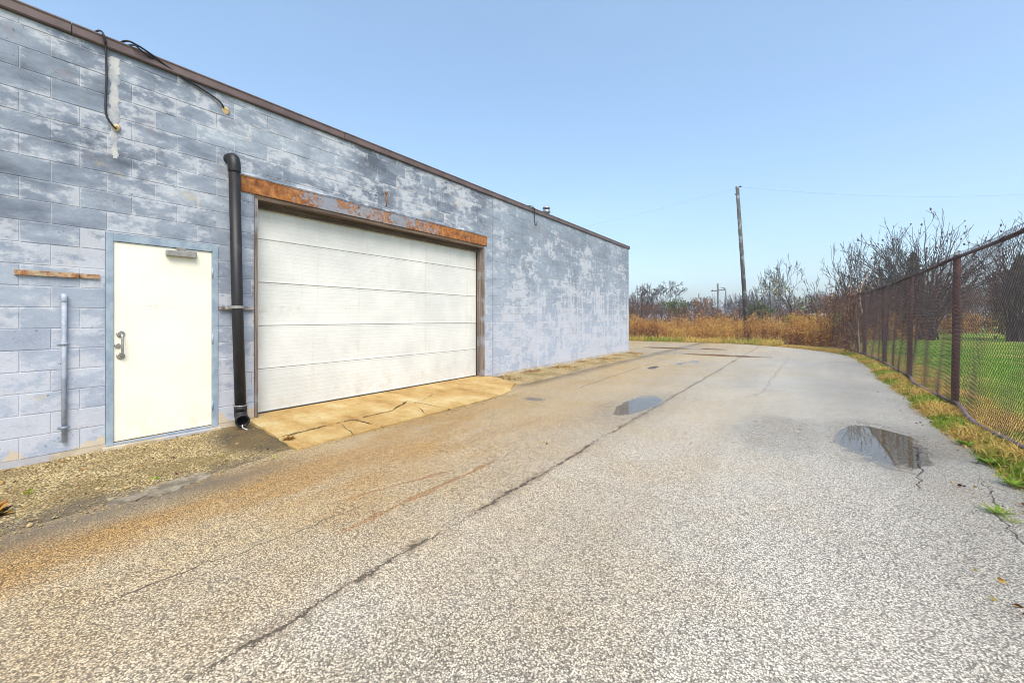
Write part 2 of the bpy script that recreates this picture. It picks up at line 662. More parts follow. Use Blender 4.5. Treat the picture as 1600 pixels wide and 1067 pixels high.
def road_mat():
    m = M('aggregate_asphalt')
    r1, r2, d = aggregate(m, 112.0)
    q1, q2, d2 = aggregate(m, 250.0)
    stone = m.cramp(r1, [(0.0, (0.13, 0.118, 0.098)), (0.18, (0.32, 0.295, 0.25)), (0.5, (0.62, 0.575, 0.48)), (1.0, (0.82, 0.775, 0.67))])
    stone = m.mix((r2 * 0.4), stone, m.mix(r2, (0.56, 0.49, 0.35), (0.46, 0.45, 0.44)))
    small = m.cramp(q1, [(0.0, (0.08, 0.072, 0.058)), (0.5, (0.26, 0.24, 0.20)), (1.0, (0.50, 0.47, 0.40))])
    gap = (d * 1.0).ramp(0.42, 0.66)
    col = m.mix(gap, stone, small)
    col = m.mix((d * d2 * 1.0).ramp(0.22, 0.48) * 0.7, col, (0.075, 0.072, 0.068))
    big = m.noise(0.45, 4, 0.55, off=3.0)
    mid = m.noise(1.6, 5, 0.6, off=4.0)
    # worn wheel tracks, traffic film, oil drips
    trk = m.noise(1.0, 4, 0.55, vec=m.vec(m.x * 1.1, m.y * 0.16, 0.0), off=51.0)
    col = m.mix(trk.ramp(0.40, 0.62) * 0.30, col, (0.66, 0.63, 0.58), 'MULTIPLY')
    oil = m.noise(0.9, 5, 0.7, off=53.0).ramp(0.64, 0.72)
    col = m.mix(oil * 0.35, col, (0.50, 0.46, 0.40), 'MULTIPLY')
    # brown rust and clay carried down from the wall, fading out beyond the seam
    across = m.x.ramp(6.6, 1.6)
    tan = (across * 0.75 + (mid - 0.5) * 0.7 + (big - 0.5) * 0.6).clamp()
    col = m.mix(tan * 1.0, col, (0.92, 0.70, 0.36), 'MULTIPLY')
    str_ = m.noise(1.0, 5, 0.6, vec=m.vec(m.x * 1.5, m.y * 0.45, 0.0), off=7.0)
    rust = str_.ramp(0.42, 0.62) * m.x.ramp(4.1, 2.4) * m.y.ramp(7.5, 3.0)
    col = m.mix(rust * 0.70, col, (0.84, 0.60, 0.26), 'MULTIPLY')
    # two rust drag marks
    for a, b, y0, y1, w, sd in ((3.46, 0.0, 1.75, 3.45, 0.055, 2.0), (2.55, 0.235, 2.0, 2.95, 0.04, 5.0)):
        k = line_mask(m, m.x, a, b, 0.10, w, sd, y0, y1)
        col = m.mix(k * 0.6, col, (0.72, 0.42, 0.16), 'MULTIPLY')
        col = m.mix(k * m.noise(14, 4, 0.7, off=sd).ramp(0.48, 0.66) * 0.35, col, (0.30, 0.12, 0.05))
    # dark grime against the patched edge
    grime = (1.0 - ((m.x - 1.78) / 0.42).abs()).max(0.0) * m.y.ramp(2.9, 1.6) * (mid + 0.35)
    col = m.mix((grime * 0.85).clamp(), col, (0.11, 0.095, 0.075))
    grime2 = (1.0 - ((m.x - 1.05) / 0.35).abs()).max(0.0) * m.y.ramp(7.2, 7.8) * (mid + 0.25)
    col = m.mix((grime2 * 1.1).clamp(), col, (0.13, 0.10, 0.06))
    # cracks, plus the painted shade line of the apron step
    ck = line_mask(m, m.x, 4.02, 0.0, 0.13, 0.018, 21.0, scale=1.3, wob=0.14)
    ck = (ck * m.noise(1.7, 3, off=22.0).ramp(0.30, 0.46, 0.25, 1.0)).clamp()
    for a, b, y0, y1, w, sd in ((6.00, 0.16, 4.9, 6.3, 0.013, 31.0), (6.75, 0.10, 3.4, 5.6, 0.010, 33.0), (5.1, 0.02, 9.0, 22.0, 0.010, 35.0),
                                (2.4, -0.03, 8.0, 15.0, 0.02, 37.0), (3.05, 0.10, 0.6, 2.1, 0.010, 39.0)):
        ck = ck.max(line_mask(m, m.x, a, b, 0.35, w, sd, y0, y1))
    ck = ck.max(line_mask(m, m.x, 1.50, -0.012, 0.05, 0.030, 47.0, 2.7, 6.6))  # shade at the apron's raised front edge, painted into the road colour
    along = line_mask(m, m.y, 18.4, 0.0, 0.0, 0.03, 45.0) * m.x.ramp(0.6, 0.8) * m.x.ramp(4.6, 4.0)
    ck = ck.max(along).clamp()
    rim = line_mask(m, m.x, 4.02, 0.0, 0.13, 0.10, 21.0, scale=1.3, wob=0.14) * m.noise(3.0, 4, off=25.0).ramp(0.4, 0.6)
    col = m.mix(rim * 0.45, col, (0.17, 0.115, 0.07))
    col = m.mix(ck * 0.85, col, (0.055, 0.042, 0.03))
    damp = m.noise(0.30, 4, 0.6, vec=m.vec(m.x * 1.3, m.y, 0.0), off=9.0).ramp(0.42, 0.62) * m.y.ramp(3.0, 7.0)
    col = m.mix(damp * 0.10, col, (0.62, 0.60, 0.57), 'MULTIPLY')
    # damp rims round the puddles
    rim_ = None
    for (cx, cy), hl, hw, rot, dp in puddles + [((5.75, 6.35), 0.75, 0.35, 0.4, 0.0)]:
        e = (((m.x - cx) / (hw * 2.1)).pow(2.0) + ((m.y - cy) / (hl * 1.9)).pow(2.0)).pow(0.5)
        k = (1.0 - e + (mid - 0.5) * 0.9 + (big - 0.5) * 0.5).ramp(0.0, 0.55)
        rim_ = k if rim_ is None else rim_.max(k)
    col = m.mix(rim_ * 0.28, col, (0.58, 0.52, 0.43), 'MULTIPLY')
    rough = 0.72 - (damp * 0.30).max(rim_ * 0.45) - mid * 0.06
    m.set(col=col, rough=rough, spec=0.4)
    m.bump((1.0 - d) * 0.7 + (1.0 - d2) * 0.25 - ck * 2.0 + mid * 0.3, 0.006, 0.8)
    return m.m


def berm_mat():
    m = M('loose_gravel_patch')
    r1, r2, d = aggregate(m, 62.0)
    q1, q2, d2 = aggregate(m, 150.0)
    stone = m.cramp(r1, [(0.0, (0.13, 0.09, 0.035)), (0.3, (0.40, 0.28, 0.10)), (0.65, (0.58, 0.45, 0.20)), (1.0, (0.72, 0.62, 0.38))])
    small = m.cramp(q1, [(0.0, (0.08, 0.06, 0.03)), (0.6, (0.34, 0.25, 0.11)), (1.0, (0.50, 0.42, 0.26))])
    col = m.mix(d.ramp(0.4, 0.6), stone, small)
    col = m.mix(d.ramp(0.55, 0.8) * 0.8, col, (0.05, 0.038, 0.02))
    n = m.noise(2.2, 6, 0.65, off=2.0)
    moss = n.ramp(0.44, 0.62)
    col = m.mix(moss * 0.62, col, (0.15, 0.105, 0.035))
    # wet where the downpipe empties
    wet = (1.0 - (((m.y - 2.55) / 0.62).pow(2.0) + ((m.x - 0.75) / 0.95).pow(2.0)).pow(0.5)).ramp(0.0, 0.6)
    wet = (wet * (n + 0.45)).clamp()
    col = m.mix((wet * 1.25).clamp() * 0.9, col, m.mix(n.ramp(0.4, 0.6), (0.045, 0.032, 0.014), (0.12, 0.08, 0.028)))
    ed = (m.x + (n - 0.5) * 0.5).ramp(1.30, 1.55) * m.y.ramp(7.9, 7.4)
    col = m.mix(ed * 0.7, col, (0.10, 0.085, 0.065))
    m.set(col=col, rough=0.85 - wet * 0.35, spec=0.4)
    m.bump((1.0 - d) + (1.0 - d2) * 0.4, 0.014, 0.9)
    return m.m


def slab_mat():
    m = M('rust_stained_concrete')
    n = m.noise(1.3, 6, 0.65, off=4.0)
    g = m.noise(70, 4, 0.7, off=5.0)
    st = m.noise(1.0, 5, 0.6, vec=m.vec(m.x * 0.8, m.y * 2.5, 0.0), off=6.0)
    c = m.cramp(((n - 0.5) * 0.6 + (st - 0.5) * 0.4 + (m.noise(5.0, 5, 0.7, off=14.0) - 0.5) * 0.25 + 0.53), [(0.36, (0.20, 0.11, 0.035)), (0.46, (0.33, 0.205, 0.068)), (0.55, (0.41, 0.285, 0.11)), (0.66, (0.46, 0.375, 0.20))])
    c = m.mix(m.noise(11, 5, 0.7, off=8.0).ramp(0.58, 0.70) * 0.5, c, (0.26, 0.13, 0.04))
    c = m.mix(0.45, c, m.mix(g.ramp(0.3, 0.7), (0.15, 0.15, 0.15), (0.85, 0.85, 0.85)), 'OVERLAY')
    ck = None
    for i_, (p, q, w_) in enumerate((((1.0, 2.62), (0.95, 3.2), 0.020), ((0.95, 3.2), (0.95, 4.3), 0.016), ((0.95, 4.3), (0.62, 4.9), 0.020), ((-0.2, 4.57), (0.62, 4.9), 0.008),
                                     ((0.96, 3.66), (1.50, 3.70), 0.026), ((0.62, 4.9), (1.46, 5.02), 0.034), ((1.1, 4.72), (1.46, 4.5), 0.014), ((0.85, 4.85), (0.55, 5.6), 0.010),
                                     ((1.05, 3.4), (1.5, 3.25), 0.012), ((0.5, 6.2), (1.1, 6.6), 0.010))):
        k = seg_mask(m, p, q, w_ * 0.62, 60.0 + i_, 0.09)
        ck = k if ck is None else ck.max(k)
    ck = ck.clamp()
    rimk = None
    c = m.mix(ck * 0.85, c, (0.06, 0.042, 0.02))
    return m.set(col=c, rough=0.85, spec=0.3).bump(g + n * 0.6 - ck * 2.0, 0.006).m


def water_mat():
    m = M('puddle_water')
    nt = m.nt
    nt.nodes.remove(m.b)
    fr = nt.nodes.new('ShaderNodeFresnel')
    fr.inputs['IOR'].default_value = 1.55
    tr = nt.nodes.new('ShaderNodeBsdfTransparent')
    tr.inputs[0].default_value = (0.93, 0.90, 0.84, 1)
    gl = nt.nodes.new('ShaderNodeBsdfGlossy')
    gl.inputs['Roughness'].default_value = 0.02
    mx = nt.nodes.new('ShaderNodeMixShader')
    nt.links.new(fr.outputs[0], mx.inputs[0])
    nt.links.new(tr.outputs[0], mx.inputs[1])
    nt.links.new(gl.outputs[0], mx.inputs[2])
    cl = nt.nodes.new('ShaderNodeBsdfTransparent')
    mx2 = nt.nodes.new('ShaderNodeMixShader')
    edge = (m.attr() + (m.noise(6.0, 5, 0.65) - 0.5) * 0.75 + (m.noise(40.0, 3, 0.6) - 0.5) * 0.25).ramp(0.18, 0.46)
    nt.links.new(edge.s, mx2.inputs[0])
    nt.links.new(cl.outputs[0], mx2.inputs[1])
    nt.links.new(mx.outputs[0], mx2.inputs[2])
    nt.links.new(mx2.outputs[0], m.out.inputs[0])
    return m.m


def ground_mat():
    m = M('field_ground')
    n = m.noise(0.5, 6, 0.65, off=2.0)
    f = m.noise(9.0, 5, 0.7, off=3.0)
    h = m.noise(45.0, 3, 0.7, off=5.0)
    lawn = m.mix((n * 0.6 + f * 0.4).ramp(0.44, 0.60), (0.13, 0.27, 0.025), (0.30, 0.35, 0.06))
    dry = m.mix(f.ramp(0.4, 0.62), (0.36, 0.25, 0.085), (0.20, 0.125, 0.045))
    soil = m.mix(f.ramp(0.4, 0.6), (0.19, 0.12, 0.05), (0.11, 0.065, 0.03))
    # beyond the fence it is mown, yellowed next to the wire
    k = (m.x + (n - 0.5) * 2.0).ramp(7.7, 9.4)
    far = ((m.x - 8.0) * 0.55 - (m.y - 28.0) + (n - 0.5) * 5.0).ramp(-2.0, 2.0)
    c = m.mix(k, dry, lawn)
    back = (m.y + (m.x * -0.0)).ramp(24.0, 28.0) * m.x.ramp(11.0, 7.0)
    c = m.mix(back, c, soil)
    c = m.mix(0.5, c, m.mix(h, (0.1, 0.1, 0.1), (0.9, 0.9, 0.9)), 'OVERLAY')
    return m.set(col=c, rough=0.95, spec=0.1).bump(f * 0.5 + h, 0.04).m


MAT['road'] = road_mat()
MAT['berm'] = berm_mat()
MAT['slab'] = slab_mat()
MAT['water'] = water_mat()
MAT['ground'] = ground_mat()


def leaf_mat(name, stops, trans=0.25, rough=0.7):
    m = M(name)
    c = m.cramp(m.attr(), stops)
    m.set(col=c, rough=rough, spec=0.15)
    if trans:
        m.translucent(c, trans)
    return m.m


MAT['weeds'] = leaf_mat('dry_weeds', [(0.0, (0.10, 0.045, 0.02)), (0.25, (0.33, 0.14, 0.04)), (0.5, (0.56, 0.29, 0.065)),
                                      (0.72, (0.64, 0.44, 0.14)), (0.86, (0.48, 0.43, 0.05)), (1.0, (0.16, 0.22, 0.035))])
MAT['verge'] = leaf_mat('verge_grass', [(0.0, (0.36, 0.20, 0.06)), (0.35, (0.62, 0.42, 0.11)), (0.62, (0.68, 0.54, 0.17)), (0.72, (0.38, 0.42, 0.05)), (1.0, (0.10, 0.27, 0.02))])
MAT['lawn'] = leaf_mat('lawn_blades', [(0.0, (0.46, 0.38, 0.12)), (0.40, (0.38, 0.41, 0.09)), (0.60, (0.22, 0.36, 0.045)), (1.0, (0.12, 0.31, 0.025))])
MAT['bark'] = leaf_mat('bark_grey', [(0.0, (0.03, 0.024, 0.024)), (0.5, (0.058, 0.048, 0.045)), (1.0, (0.10, 0.082, 0.07))], 0)
MAT['bark_brown'] = leaf_mat('bark_brown', [(0.0, (0.05, 0.027, 0.022)), (0.5, (0.105, 0.055, 0.040)), (1.0, (0.20, 0.11, 0.07))], 0)
MAT['twigs'] = leaf_mat('dry_thicket', [(0.0, (0.05, 0.030, 0.028)), (0.4, (0.10, 0.058, 0.046)), (0.7, (0.17, 0.105, 0.07)), (1.0, (0.22, 0.17, 0.07))], 0.1)
MAT['pale_leaf'] = leaf_mat('pale_leaves', [(0.0, (0.16, 0.20, 0.08)), (0.5, (0.36, 0.39, 0.24)), (1.0, (0.58, 0.58, 0.46))], 0.3)
MAT['green_leaf'] = leaf_mat('green_leaves', [(0.0, (0.045, 0.085, 0.02)), (0.6, (0.11, 0.17, 0.035)), (1.0, (0.22, 0.27, 0.06))], 0.3)
MAT['yellow_leaf'] = leaf_mat('yellow_leaves', [(0.0, (0.28, 0.32, 0.03)), (0.6, (0.52, 0.46, 0.04)), (1.0, (0.62, 0.52, 0.08))], 0.3)
MAT['rust_leaf'] = leaf_mat('rust_leaves', [(0.0, (0.11, 0.055, 0.035)), (0.5, (0.27, 0.14, 0.07)), (1.0, (0.44, 0.27, 0.12))], 0.25)
MAT['conifer'] = leaf_mat('conifer_needles', [(0.0, (0.05, 0.055, 0.025)), (0.5, (0.15, 0.125, 0.045)), (1.0, (0.30, 0.23, 0.08))], 0.15)
MAT['sumac'] = simple('sumac_seed_head', (0.055, 0.022, 0.026), (0.10, 0.045, 0.045), 0.9, 40, obj_space=True)
MAT['weed_green'] = leaf_mat('weed_leaves', [(0.0, (0.10, 0.20, 0.02)), (0.6, (0.22, 0.36, 0.04)), (1.0, (0.44, 0.48, 0.05))], 0.3)
MAT['dead_leaf'] = leaf_mat('fallen_leaves', [(0.0, (0.05, 0.018, 0.014)), (0.4, (0.17, 0.035, 0.025)), (0.7, (0.45, 0.26, 0.05)), (1.0, (0.52, 0.40, 0.12))], 0.2)
MAT['fence'] = simple('maroon_fence_paint', (0.040, 0.014, 0.016), (0.085, 0.032, 0.027), 0.6, 16)
MAT['wire'] = simple('rusty_chain_wire', (0.030, 0.014, 0.015), (0.060, 0.030, 0.027), 0.65, 6)
MAT['pole'] = wood_mat('utility_pole_wood', (0.105, 0.10, 0.09), (0.055, 0.055, 0.05), 8.0)
MAT['rail_grey'] = simple('bent_rail_paint', (0.13, 0.075, 0.085), (0.24, 0.17, 0.18), 0.5, 12)
MAT['van'] = simple('white_van_paint', (0.78, 0.78, 0.80), (0.7, 0.7, 0.72), 0.3)
MAT['glass'] = simple('dark_glass', (0.02, 0.025, 0.03), None, 0.1)

# ------------------------------------------------------------------ the setting: ground, road
def road_xmax(y):
    w = 0.03 * math.sin(y * 1.3) + 0.022 * math.sin(y * 3.7 + 1) + 0.02 * math.sin(y * 8.3 + 2) + 0.014 * math.sin(y * 14.1)
    t = max(0.0, (y - 16.5) / 10.4)
    return 7.47 + w - 4.6 * t ** 3.2




def lownoise(x, y):
    return (np.sin(x * 1.7 + 0.4 * y) * np.cos(y * 1.3 - 0.5 * x) * 0.5 + np.sin(x * 4.1 + 1.3) * np.cos(y * 3.7 + x) * 0.3
            + np.sin(x * 9.3 + y * 2.1) * np.cos(y * 8.7 - x * 3.3) * 0.2 + np.sin(x * 19 + y * 7) * np.cos(y * 17 - x * 5) * 0.12)


def road_z(x, y):
    z = 0.004 * lownoise(x, y)
    for (cx, cy), hl, hw, rot, dp in puddles:
        dx, dy = x - cx, y - cy
        c, s = math.cos(rot), math.sin(rot)
        u, v = (dx * c + dy * s) / hw, (dy * c - dx * s) / hl
        z = z - dp * np.exp(-(u * u + v * v) * 1.1)
    return z


ys = np.concatenate([np.arange(-8, 0, 0.5), np.arange(0, 12, 0.07), np.arange(12, 27.0, 0.12)])
cols = np.concatenate([np.linspace(-30, -0.1, 14), np.linspace(0, 1, 110)])
V, F = [], []
for yy in ys:
    xm = road_xmax(yy)
    xs = np.where(cols < 0, cols, cols * xm)
    V.append(np.stack([xs, np.full_like(xs, yy), road_z(xs, np.full_like(xs, yy))], 1))
nr, nc = len(ys), len(cols)
V = np.concatenate(V)
idx = np.arange(nr * nc).reshape(nr, nc)
F = np.stack([idx[:-1, :-1], idx[:-1, 1:], idx[1:, 1:], idx[1:, :-1]], -1).reshape(-1, 4)
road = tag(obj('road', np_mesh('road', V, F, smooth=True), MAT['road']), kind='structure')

big = np_mesh('ground', [(-600, -200, -0.09), (600, -200, -0.09), (600, 1000, -0.09), (-600, 1000, -0.09)], [(0, 1, 2, 3)])
tag(obj('ground', big, MAT['ground']), kind='structure')

# verge and lawn follow the outline of the road
outl = [(road_xmax(yy), yy) for yy in np.arange(-8, 26.6, 0.2)]  # edge of the asphalt
outl += [(xx, 26.85 - 0.02 * (2.4 - xx)) for xx in np.arange(2.4, -30, -0.5)]
outl = np.array(outl)
tang = np.gradient(outl, axis=0)
for _ in range(6):
    tang[1:-1] = (tang[:-2] + tang[1:-1] * 2 + tang[2:]) / 4
tang /= np.linalg.norm(tang, axis=1)[:, None]
nor = np.stack([tang[:, 1], -tang[:, 0]], 1)
offs = np.array([-0.16, -0.03, 0.08, 0.22, 0.45, 0.9, 1.6, 3, 6, 11, 18, 30, 60])
hts = np.array([-0.035, -0.004, 0.012, 0.03, 0.045, 0.04, 0.03, 0.03, 0.05, 0.06, 0.07, 0.05, -0.05])


def verge_h(d):
    return np.interp(d, offs, hts)


V = []
for o_, h_ in zip(offs, hts):
    p = outl + nor * o_
    zz = h_ + (0.012 * lownoise(p[:, 0] * 1.5, p[:, 1] * 1.5) if 0 < o_ < 40 else 0)
    V.append(np.stack([p[:, 0], p[:, 1], np.full(len(p), 1.0) * zz], 1))
V = np.concatenate(V)
idx = np.arange(len(V)).reshape(len(offs), len(outl))
F = np.stack([idx[:-1, :-1], idx[1:, :-1], idx[1:, 1:], idx[:-1, 1:]], -1).reshape(-1, 4)
tag(obj('lawn', np_mesh('lawn', V, F, smooth=True), MAT['ground']), kind='structure')


def puddle_mesh(hl, hw, rot, n=48, seed=0):
    r = random.Random(seed)
    ph = [r.uniform(0, 6.3) for _ in range(4)]
    vs, tint = [(0, 0, 0)], [1.0]
    c, s = math.cos(rot), math.sin(rot)
    for f in (0.35, 0.6, 0.8, 1.0):
        for i in range(n):
            t = 2 * math.pi * i / n
            k = (1.15 + 0.12 * math.sin(2 * t + ph[0]) + 0.1 * math.sin(3 * t + ph[1]) + 0.06 * math.sin(7 * t + ph[2])) * f
            u, v = math.cos(t) * hw * k * 1.35, math.sin(t) * hl * k * 1.35
            vs.append((u * c - v * s, u * s + v * c, 0))
            tint.append(1.0 - f)
    fs = [(0, 1 + i, 1 + (i + 1) % n) for i in range(n)]
    for q in range(3):
        for i in range(n):
            a0, a1 = 1 + q * n + i, 1 + q * n + (i + 1) % n
            fs += [(a0, a0 + n, a1 + n), (a0, a1 + n, a1)]
    return np_mesh('puddle', vs, fs, tint)


for i, ((cx, cy), hl, hw, rot, dp) in enumerate(puddles):
    o = obj('puddle', puddle_mesh(hl, hw, rot, seed=i), MAT['water'], loc=(cx, cy, -dp * 0.30 - 0.0008 * (i % 3)))
    tag(o, kind='structure')

# ------------------------------------------------------------------ gravel patch and concrete apron against the wall
def wedge(name, ya, yb, front, hw, hf, mat, step=0.06, jag=0.03, nx=26):
    ys_ = np.arange(ya, yb + 1e-6, step)
    V = []
    for yy in ys_:
        fx = front(yy) + jag * (math.sin(yy * 7.1) * 0.6 + math.sin(yy * 17.3 + 1) * 0.5)
        t = np.linspace(0, 1, nx)
        xs = -0.12 + t * (fx + 0.12)
        z = hw(yy) * (1 - t) ** 1.2 + hf * (1 - t ** 6) + 0.012 * lownoise(xs * 3, np.full_like(xs, yy * 3)) * (1 - t ** 3) - 0.02 * t ** 12
        V.append(np.stack([xs, np.full_like(xs, yy), z], 1))
    V = np.concatenate(V)
    idx = np.arange(len(V)).reshape(len(ys_), nx)
    F = np.stack([idx[:-1, :-1], idx[:-1, 1:], idx[1:, 1:], idx[1:, :-1]], -1).reshape(-1, 4)
    o = obj(name, np_mesh(name, V, F, smooth=True), mat)
    return tag(o, kind='structure')


wedge('gravel_patch', -5.0, 2.86, lambda y: 1.86 - 0.13 * y if y > 0 else 1.86, lambda y: 0.035, 0.022, MAT['berm'])
wedge('gravel_strip', 7.55, 17.6, lambda y: 0.95 + 0.12 * math.sin(y * 0.9) - 0.35 * max(0, (y - 15.5) / 2), lambda y: 0.03, 0.02, MAT['berm'], 0.1)

# the apron is four cracked pieces of slab
apron = tag(empty('concrete_apron', (0.7, 5.0, 0)), kind='structure')


def slab_piece(poly):
    bm = bmesh.new()
    def zt(p):
        return 0.026 + 0.085 * (1 - max(0.0, min(1.0, p[0] / 1.4)))
    # dense outline with a small wobble
    pts = []
    r = random.Random(len(poly) * 7 + int(poly[0][1] * 100))
    for a, b in zip(poly, poly[1:] + poly[:1]):
        L = math.hypot(b[0] - a[0], b[1] - a[1])
        n = max(2, int(L / 0.09))
        for i in range(n):
            t = i / n
            w = 0.0 if i == 0 else r.uniform(-0.011, 0.011)
            pts.append((a[0] + (b[0] - a[0]) * t + w, a[1] + (b[1] - a[1]) * t + w))
    c = (sum(p[0] for p in pts) / len(pts), sum(p[1] for p in pts) / len(pts))
    ins = [(p[0] + (c[0] - p[0]) * 0.016, p[1] + (c[1] - p[1]) * 0.016) for p in pts]
    top = [bm.verts.new((p[0] - 0.7, p[1] - 5.0, zt(p))) for p in ins]
    mid_ = [bm.verts.new((p[0] - 0.7, p[1] - 5.0, zt(p) - 0.010)) for p in pts]
    bot = [bm.verts.new((p[0] - 0.7, p[1] - 5.0, -0.12)) for p in pts]
    cv = bm.verts.new((c[0] - 0.7, c[1] - 5.0, zt(c)))
    n = len(pts)
    for i in range(n):
        j = (i + 1) % n
        bm.faces.new((top[i], top[j], cv))
        bm.faces.new((mid_[i], mid_[j], top[j], top[i]))
        bm.faces.new((bot[i], bot[j], mid_[j], mid_[i]))
    return bm_mesh('slab', bm)


box('soil_bed', (-0.24, 2.72, -0.14), (1.28, 6.4, 0.014), simple('crack_dirt', (0.03, 0.022, 0.012), (0.06, 0.045, 0.02), 0.95, 20), apron)
g = 0.026
for poly in ([(-0.26, 2.74), (-0.26, 4.55), (0.62, 4.9), (0.95, 4.3), (0.95, 3.2), (1.02, 2.62), (0.4, 2.70)],
             [(1.02 + g, 2.60), (0.95 + g, 3.2), (0.95 + g, 3.62), (1.48, 3.70), (1.51, 2.55)],
             [(0.95 + g, 3.62 + g), (0.95 + g, 4.3), (0.62 + g, 4.9 + g), (1.44, 5.02), (1.48, 3.70 + g)],
             [(-0.26, 4.55 + g), (-0.26, 7.84), (0.05, 7.92), (0.90, 7.68), (1.02, 7.38), (1.30, 6.9), (1.42, 6.1), (1.44, 5.02 + g), (0.62, 4.9 + g)]):
    obj('slab', slab_piece([(a, b) for a, b in poly]), MAT['slab'], apron)

# smeared mortar along the edge of the gravel patch
pts = [groundp(*p) for p in ((165, 781), (215, 768), (270, 752), (300, 743), (330, 738), (331, 746), (300, 756), (268, 770), (215, 783), (165, 792))]
rb0 = random.Random(12)
dn = []
for a_, b_ in zip(pts, pts[1:] + pts[:1]):
    for i_ in range(6):
        dn.append(a_.lerp(b_, i_ / 6) + Vector((rb0.uniform(-0.014, 0.014), rb0.uniform(-0.014, 0.014), 0)))
pts = dn
bm = bmesh.new()
c = sum(pts, Vector()) / len(pts)
tp = [bm.verts.new((p.x - c.x, p.y - c.y, 0.010 + rb0.uniform(-0.006, 0.006))) for p in pts]
bt = [bm.verts.new((p.x - c.x + (p.x - c.x) * 0.02, (p.y - c.y) * 1.02, -0.02)) for p in pts]
cv = bm.verts.new((0, 0, 0.012))
for i in range(len(pts)):
    bm.faces.new((tp[i], tp[(i + 1) % len(pts)], cv))
for i in range(len(pts)):
    j = (i + 1) % len(pts)
    bm.faces.new((bt[i], bt[j], tp[j], tp[i]))
tag(obj('mortar_smear', bm_mesh('mortar_smear', bm), simple('mortar_smear', (0.27, 0.235, 0.175), (0.12, 0.10, 0.07), 0.9, 9, bump=0.02), loc=(c.x, c.y, 0)), kind='structure')

# ------------------------------------------------------------------ the building
WY0, WY1, WTOP, WX = -5.0, 17.32, 4.22, -13.0
bld = tag(empty('block_building', (0, 0, 0)), 'long low painted concrete block building with white garage door', 'building')
D_Y0, D_Y1 = wallp(164.5, 500).y, wallp(340.5, 500).y      # outside of the door frame
D_TOP = 2.315
G_Y0, G_Y1, G_TOP = wallp(397, 500).y, wallp(757, 500).y, 3.05
L_Y0, L_Y1, L_TOP = wallp(376, 300).y, wallp(760.5, 375).y, 3.265
holes = [(D_Y0, D_Y1, -1, D_TOP), (G_Y0, G_Y1, -1, G_TOP), (L_Y0, L_Y1, G_TOP - 0.01, L_TOP)]

# mortar body: pieces of wall round the openings, plus the other three sides
bm = bmesh.new()
X0, X1 = -0.20, -0.0045
box_bm(bm, (X0, WY0, BZ), (X1, D_Y0, WTOP))
box_bm(bm, (X0, D_Y0, D_TOP), (X1, D_Y1, WTOP))
box_bm(bm, (X0, D_Y1, BZ), (X1, L_Y0, WTOP))
box_bm(bm, (X0, L_Y0, BZ), (X1, G_Y0, G_TOP))
box_bm(bm, (X0, L_Y0, L_TOP), (X1, L_Y1, WTOP))
box_bm(bm, (X0, G_Y1, BZ), (X1, L_Y1, G_TOP))
box_bm(bm, (X0, L_Y1, BZ), (X1, WY1 - 0.2, WTOP))
box_bm(bm, (WX, WY1 - 0.2, BZ), (X1, WY1, WTOP))
box_bm(bm, (WX, WY0, BZ), (WX + 0.2, WY1 - 0.2, WTOP))
box_bm(bm, (WX + 0.2, WY0, BZ), (X0, WY0 + 0.2, WTOP))
wall = obj('wall', bm_mesh('wall', bm), MAT['mortar'], bld)

box('foundation', (-0.22, WY0, -0.3), (0.006, G_Y0 - 0.02, BZ - 0.001), MAT['foundation'], bld)
box('foundation', (-0.22, G_Y1 + 0.02, -0.3), (0.006, WY1 + 0.006, BZ - 0.001), MAT['foundation'], bld)
# low interior slab so no light leaks through
box('floor_slab', (WX + 0.2, WY0 + 0.2, -0.25), (-0.22, WY1 - 0.2, 0.02), MAT['cement'], bld)

# blocks
cache = {}


def block_mesh(L, H):
    k = (round(L, 3), round(H, 3))
    if k in cache:
        return cache[k]
    b = 0.003
    L2 = L / 2
    vs = [(-0.05, -L2, 0), (-0.05, L2, 0), (-0.05, L2, H), (-0.05, -L2, H),
          (-b, -L2, 0), (-b, L2, 0), (-b, L2, H), (-b, -L2, H),
          (0, -L2 + b, b), (0, L2 - b, b), (0, L2 - b, H - b), (0, -L2 + b, H - b)]
    fs = [(8, 9, 10, 11)]
    for i in range(4):
        j = (i + 1) % 4
        fs.append((4 + i, 4 + j, 8 + j, 8 + i))
        fs.append((i, j, 4 + j, 4 + i))
    cache[k] = (np_mesh('block', vs, fs), np.array(vs), np.array(fs))
    cache[k][0].materials.append(MAT['block'])
    return cache[k]


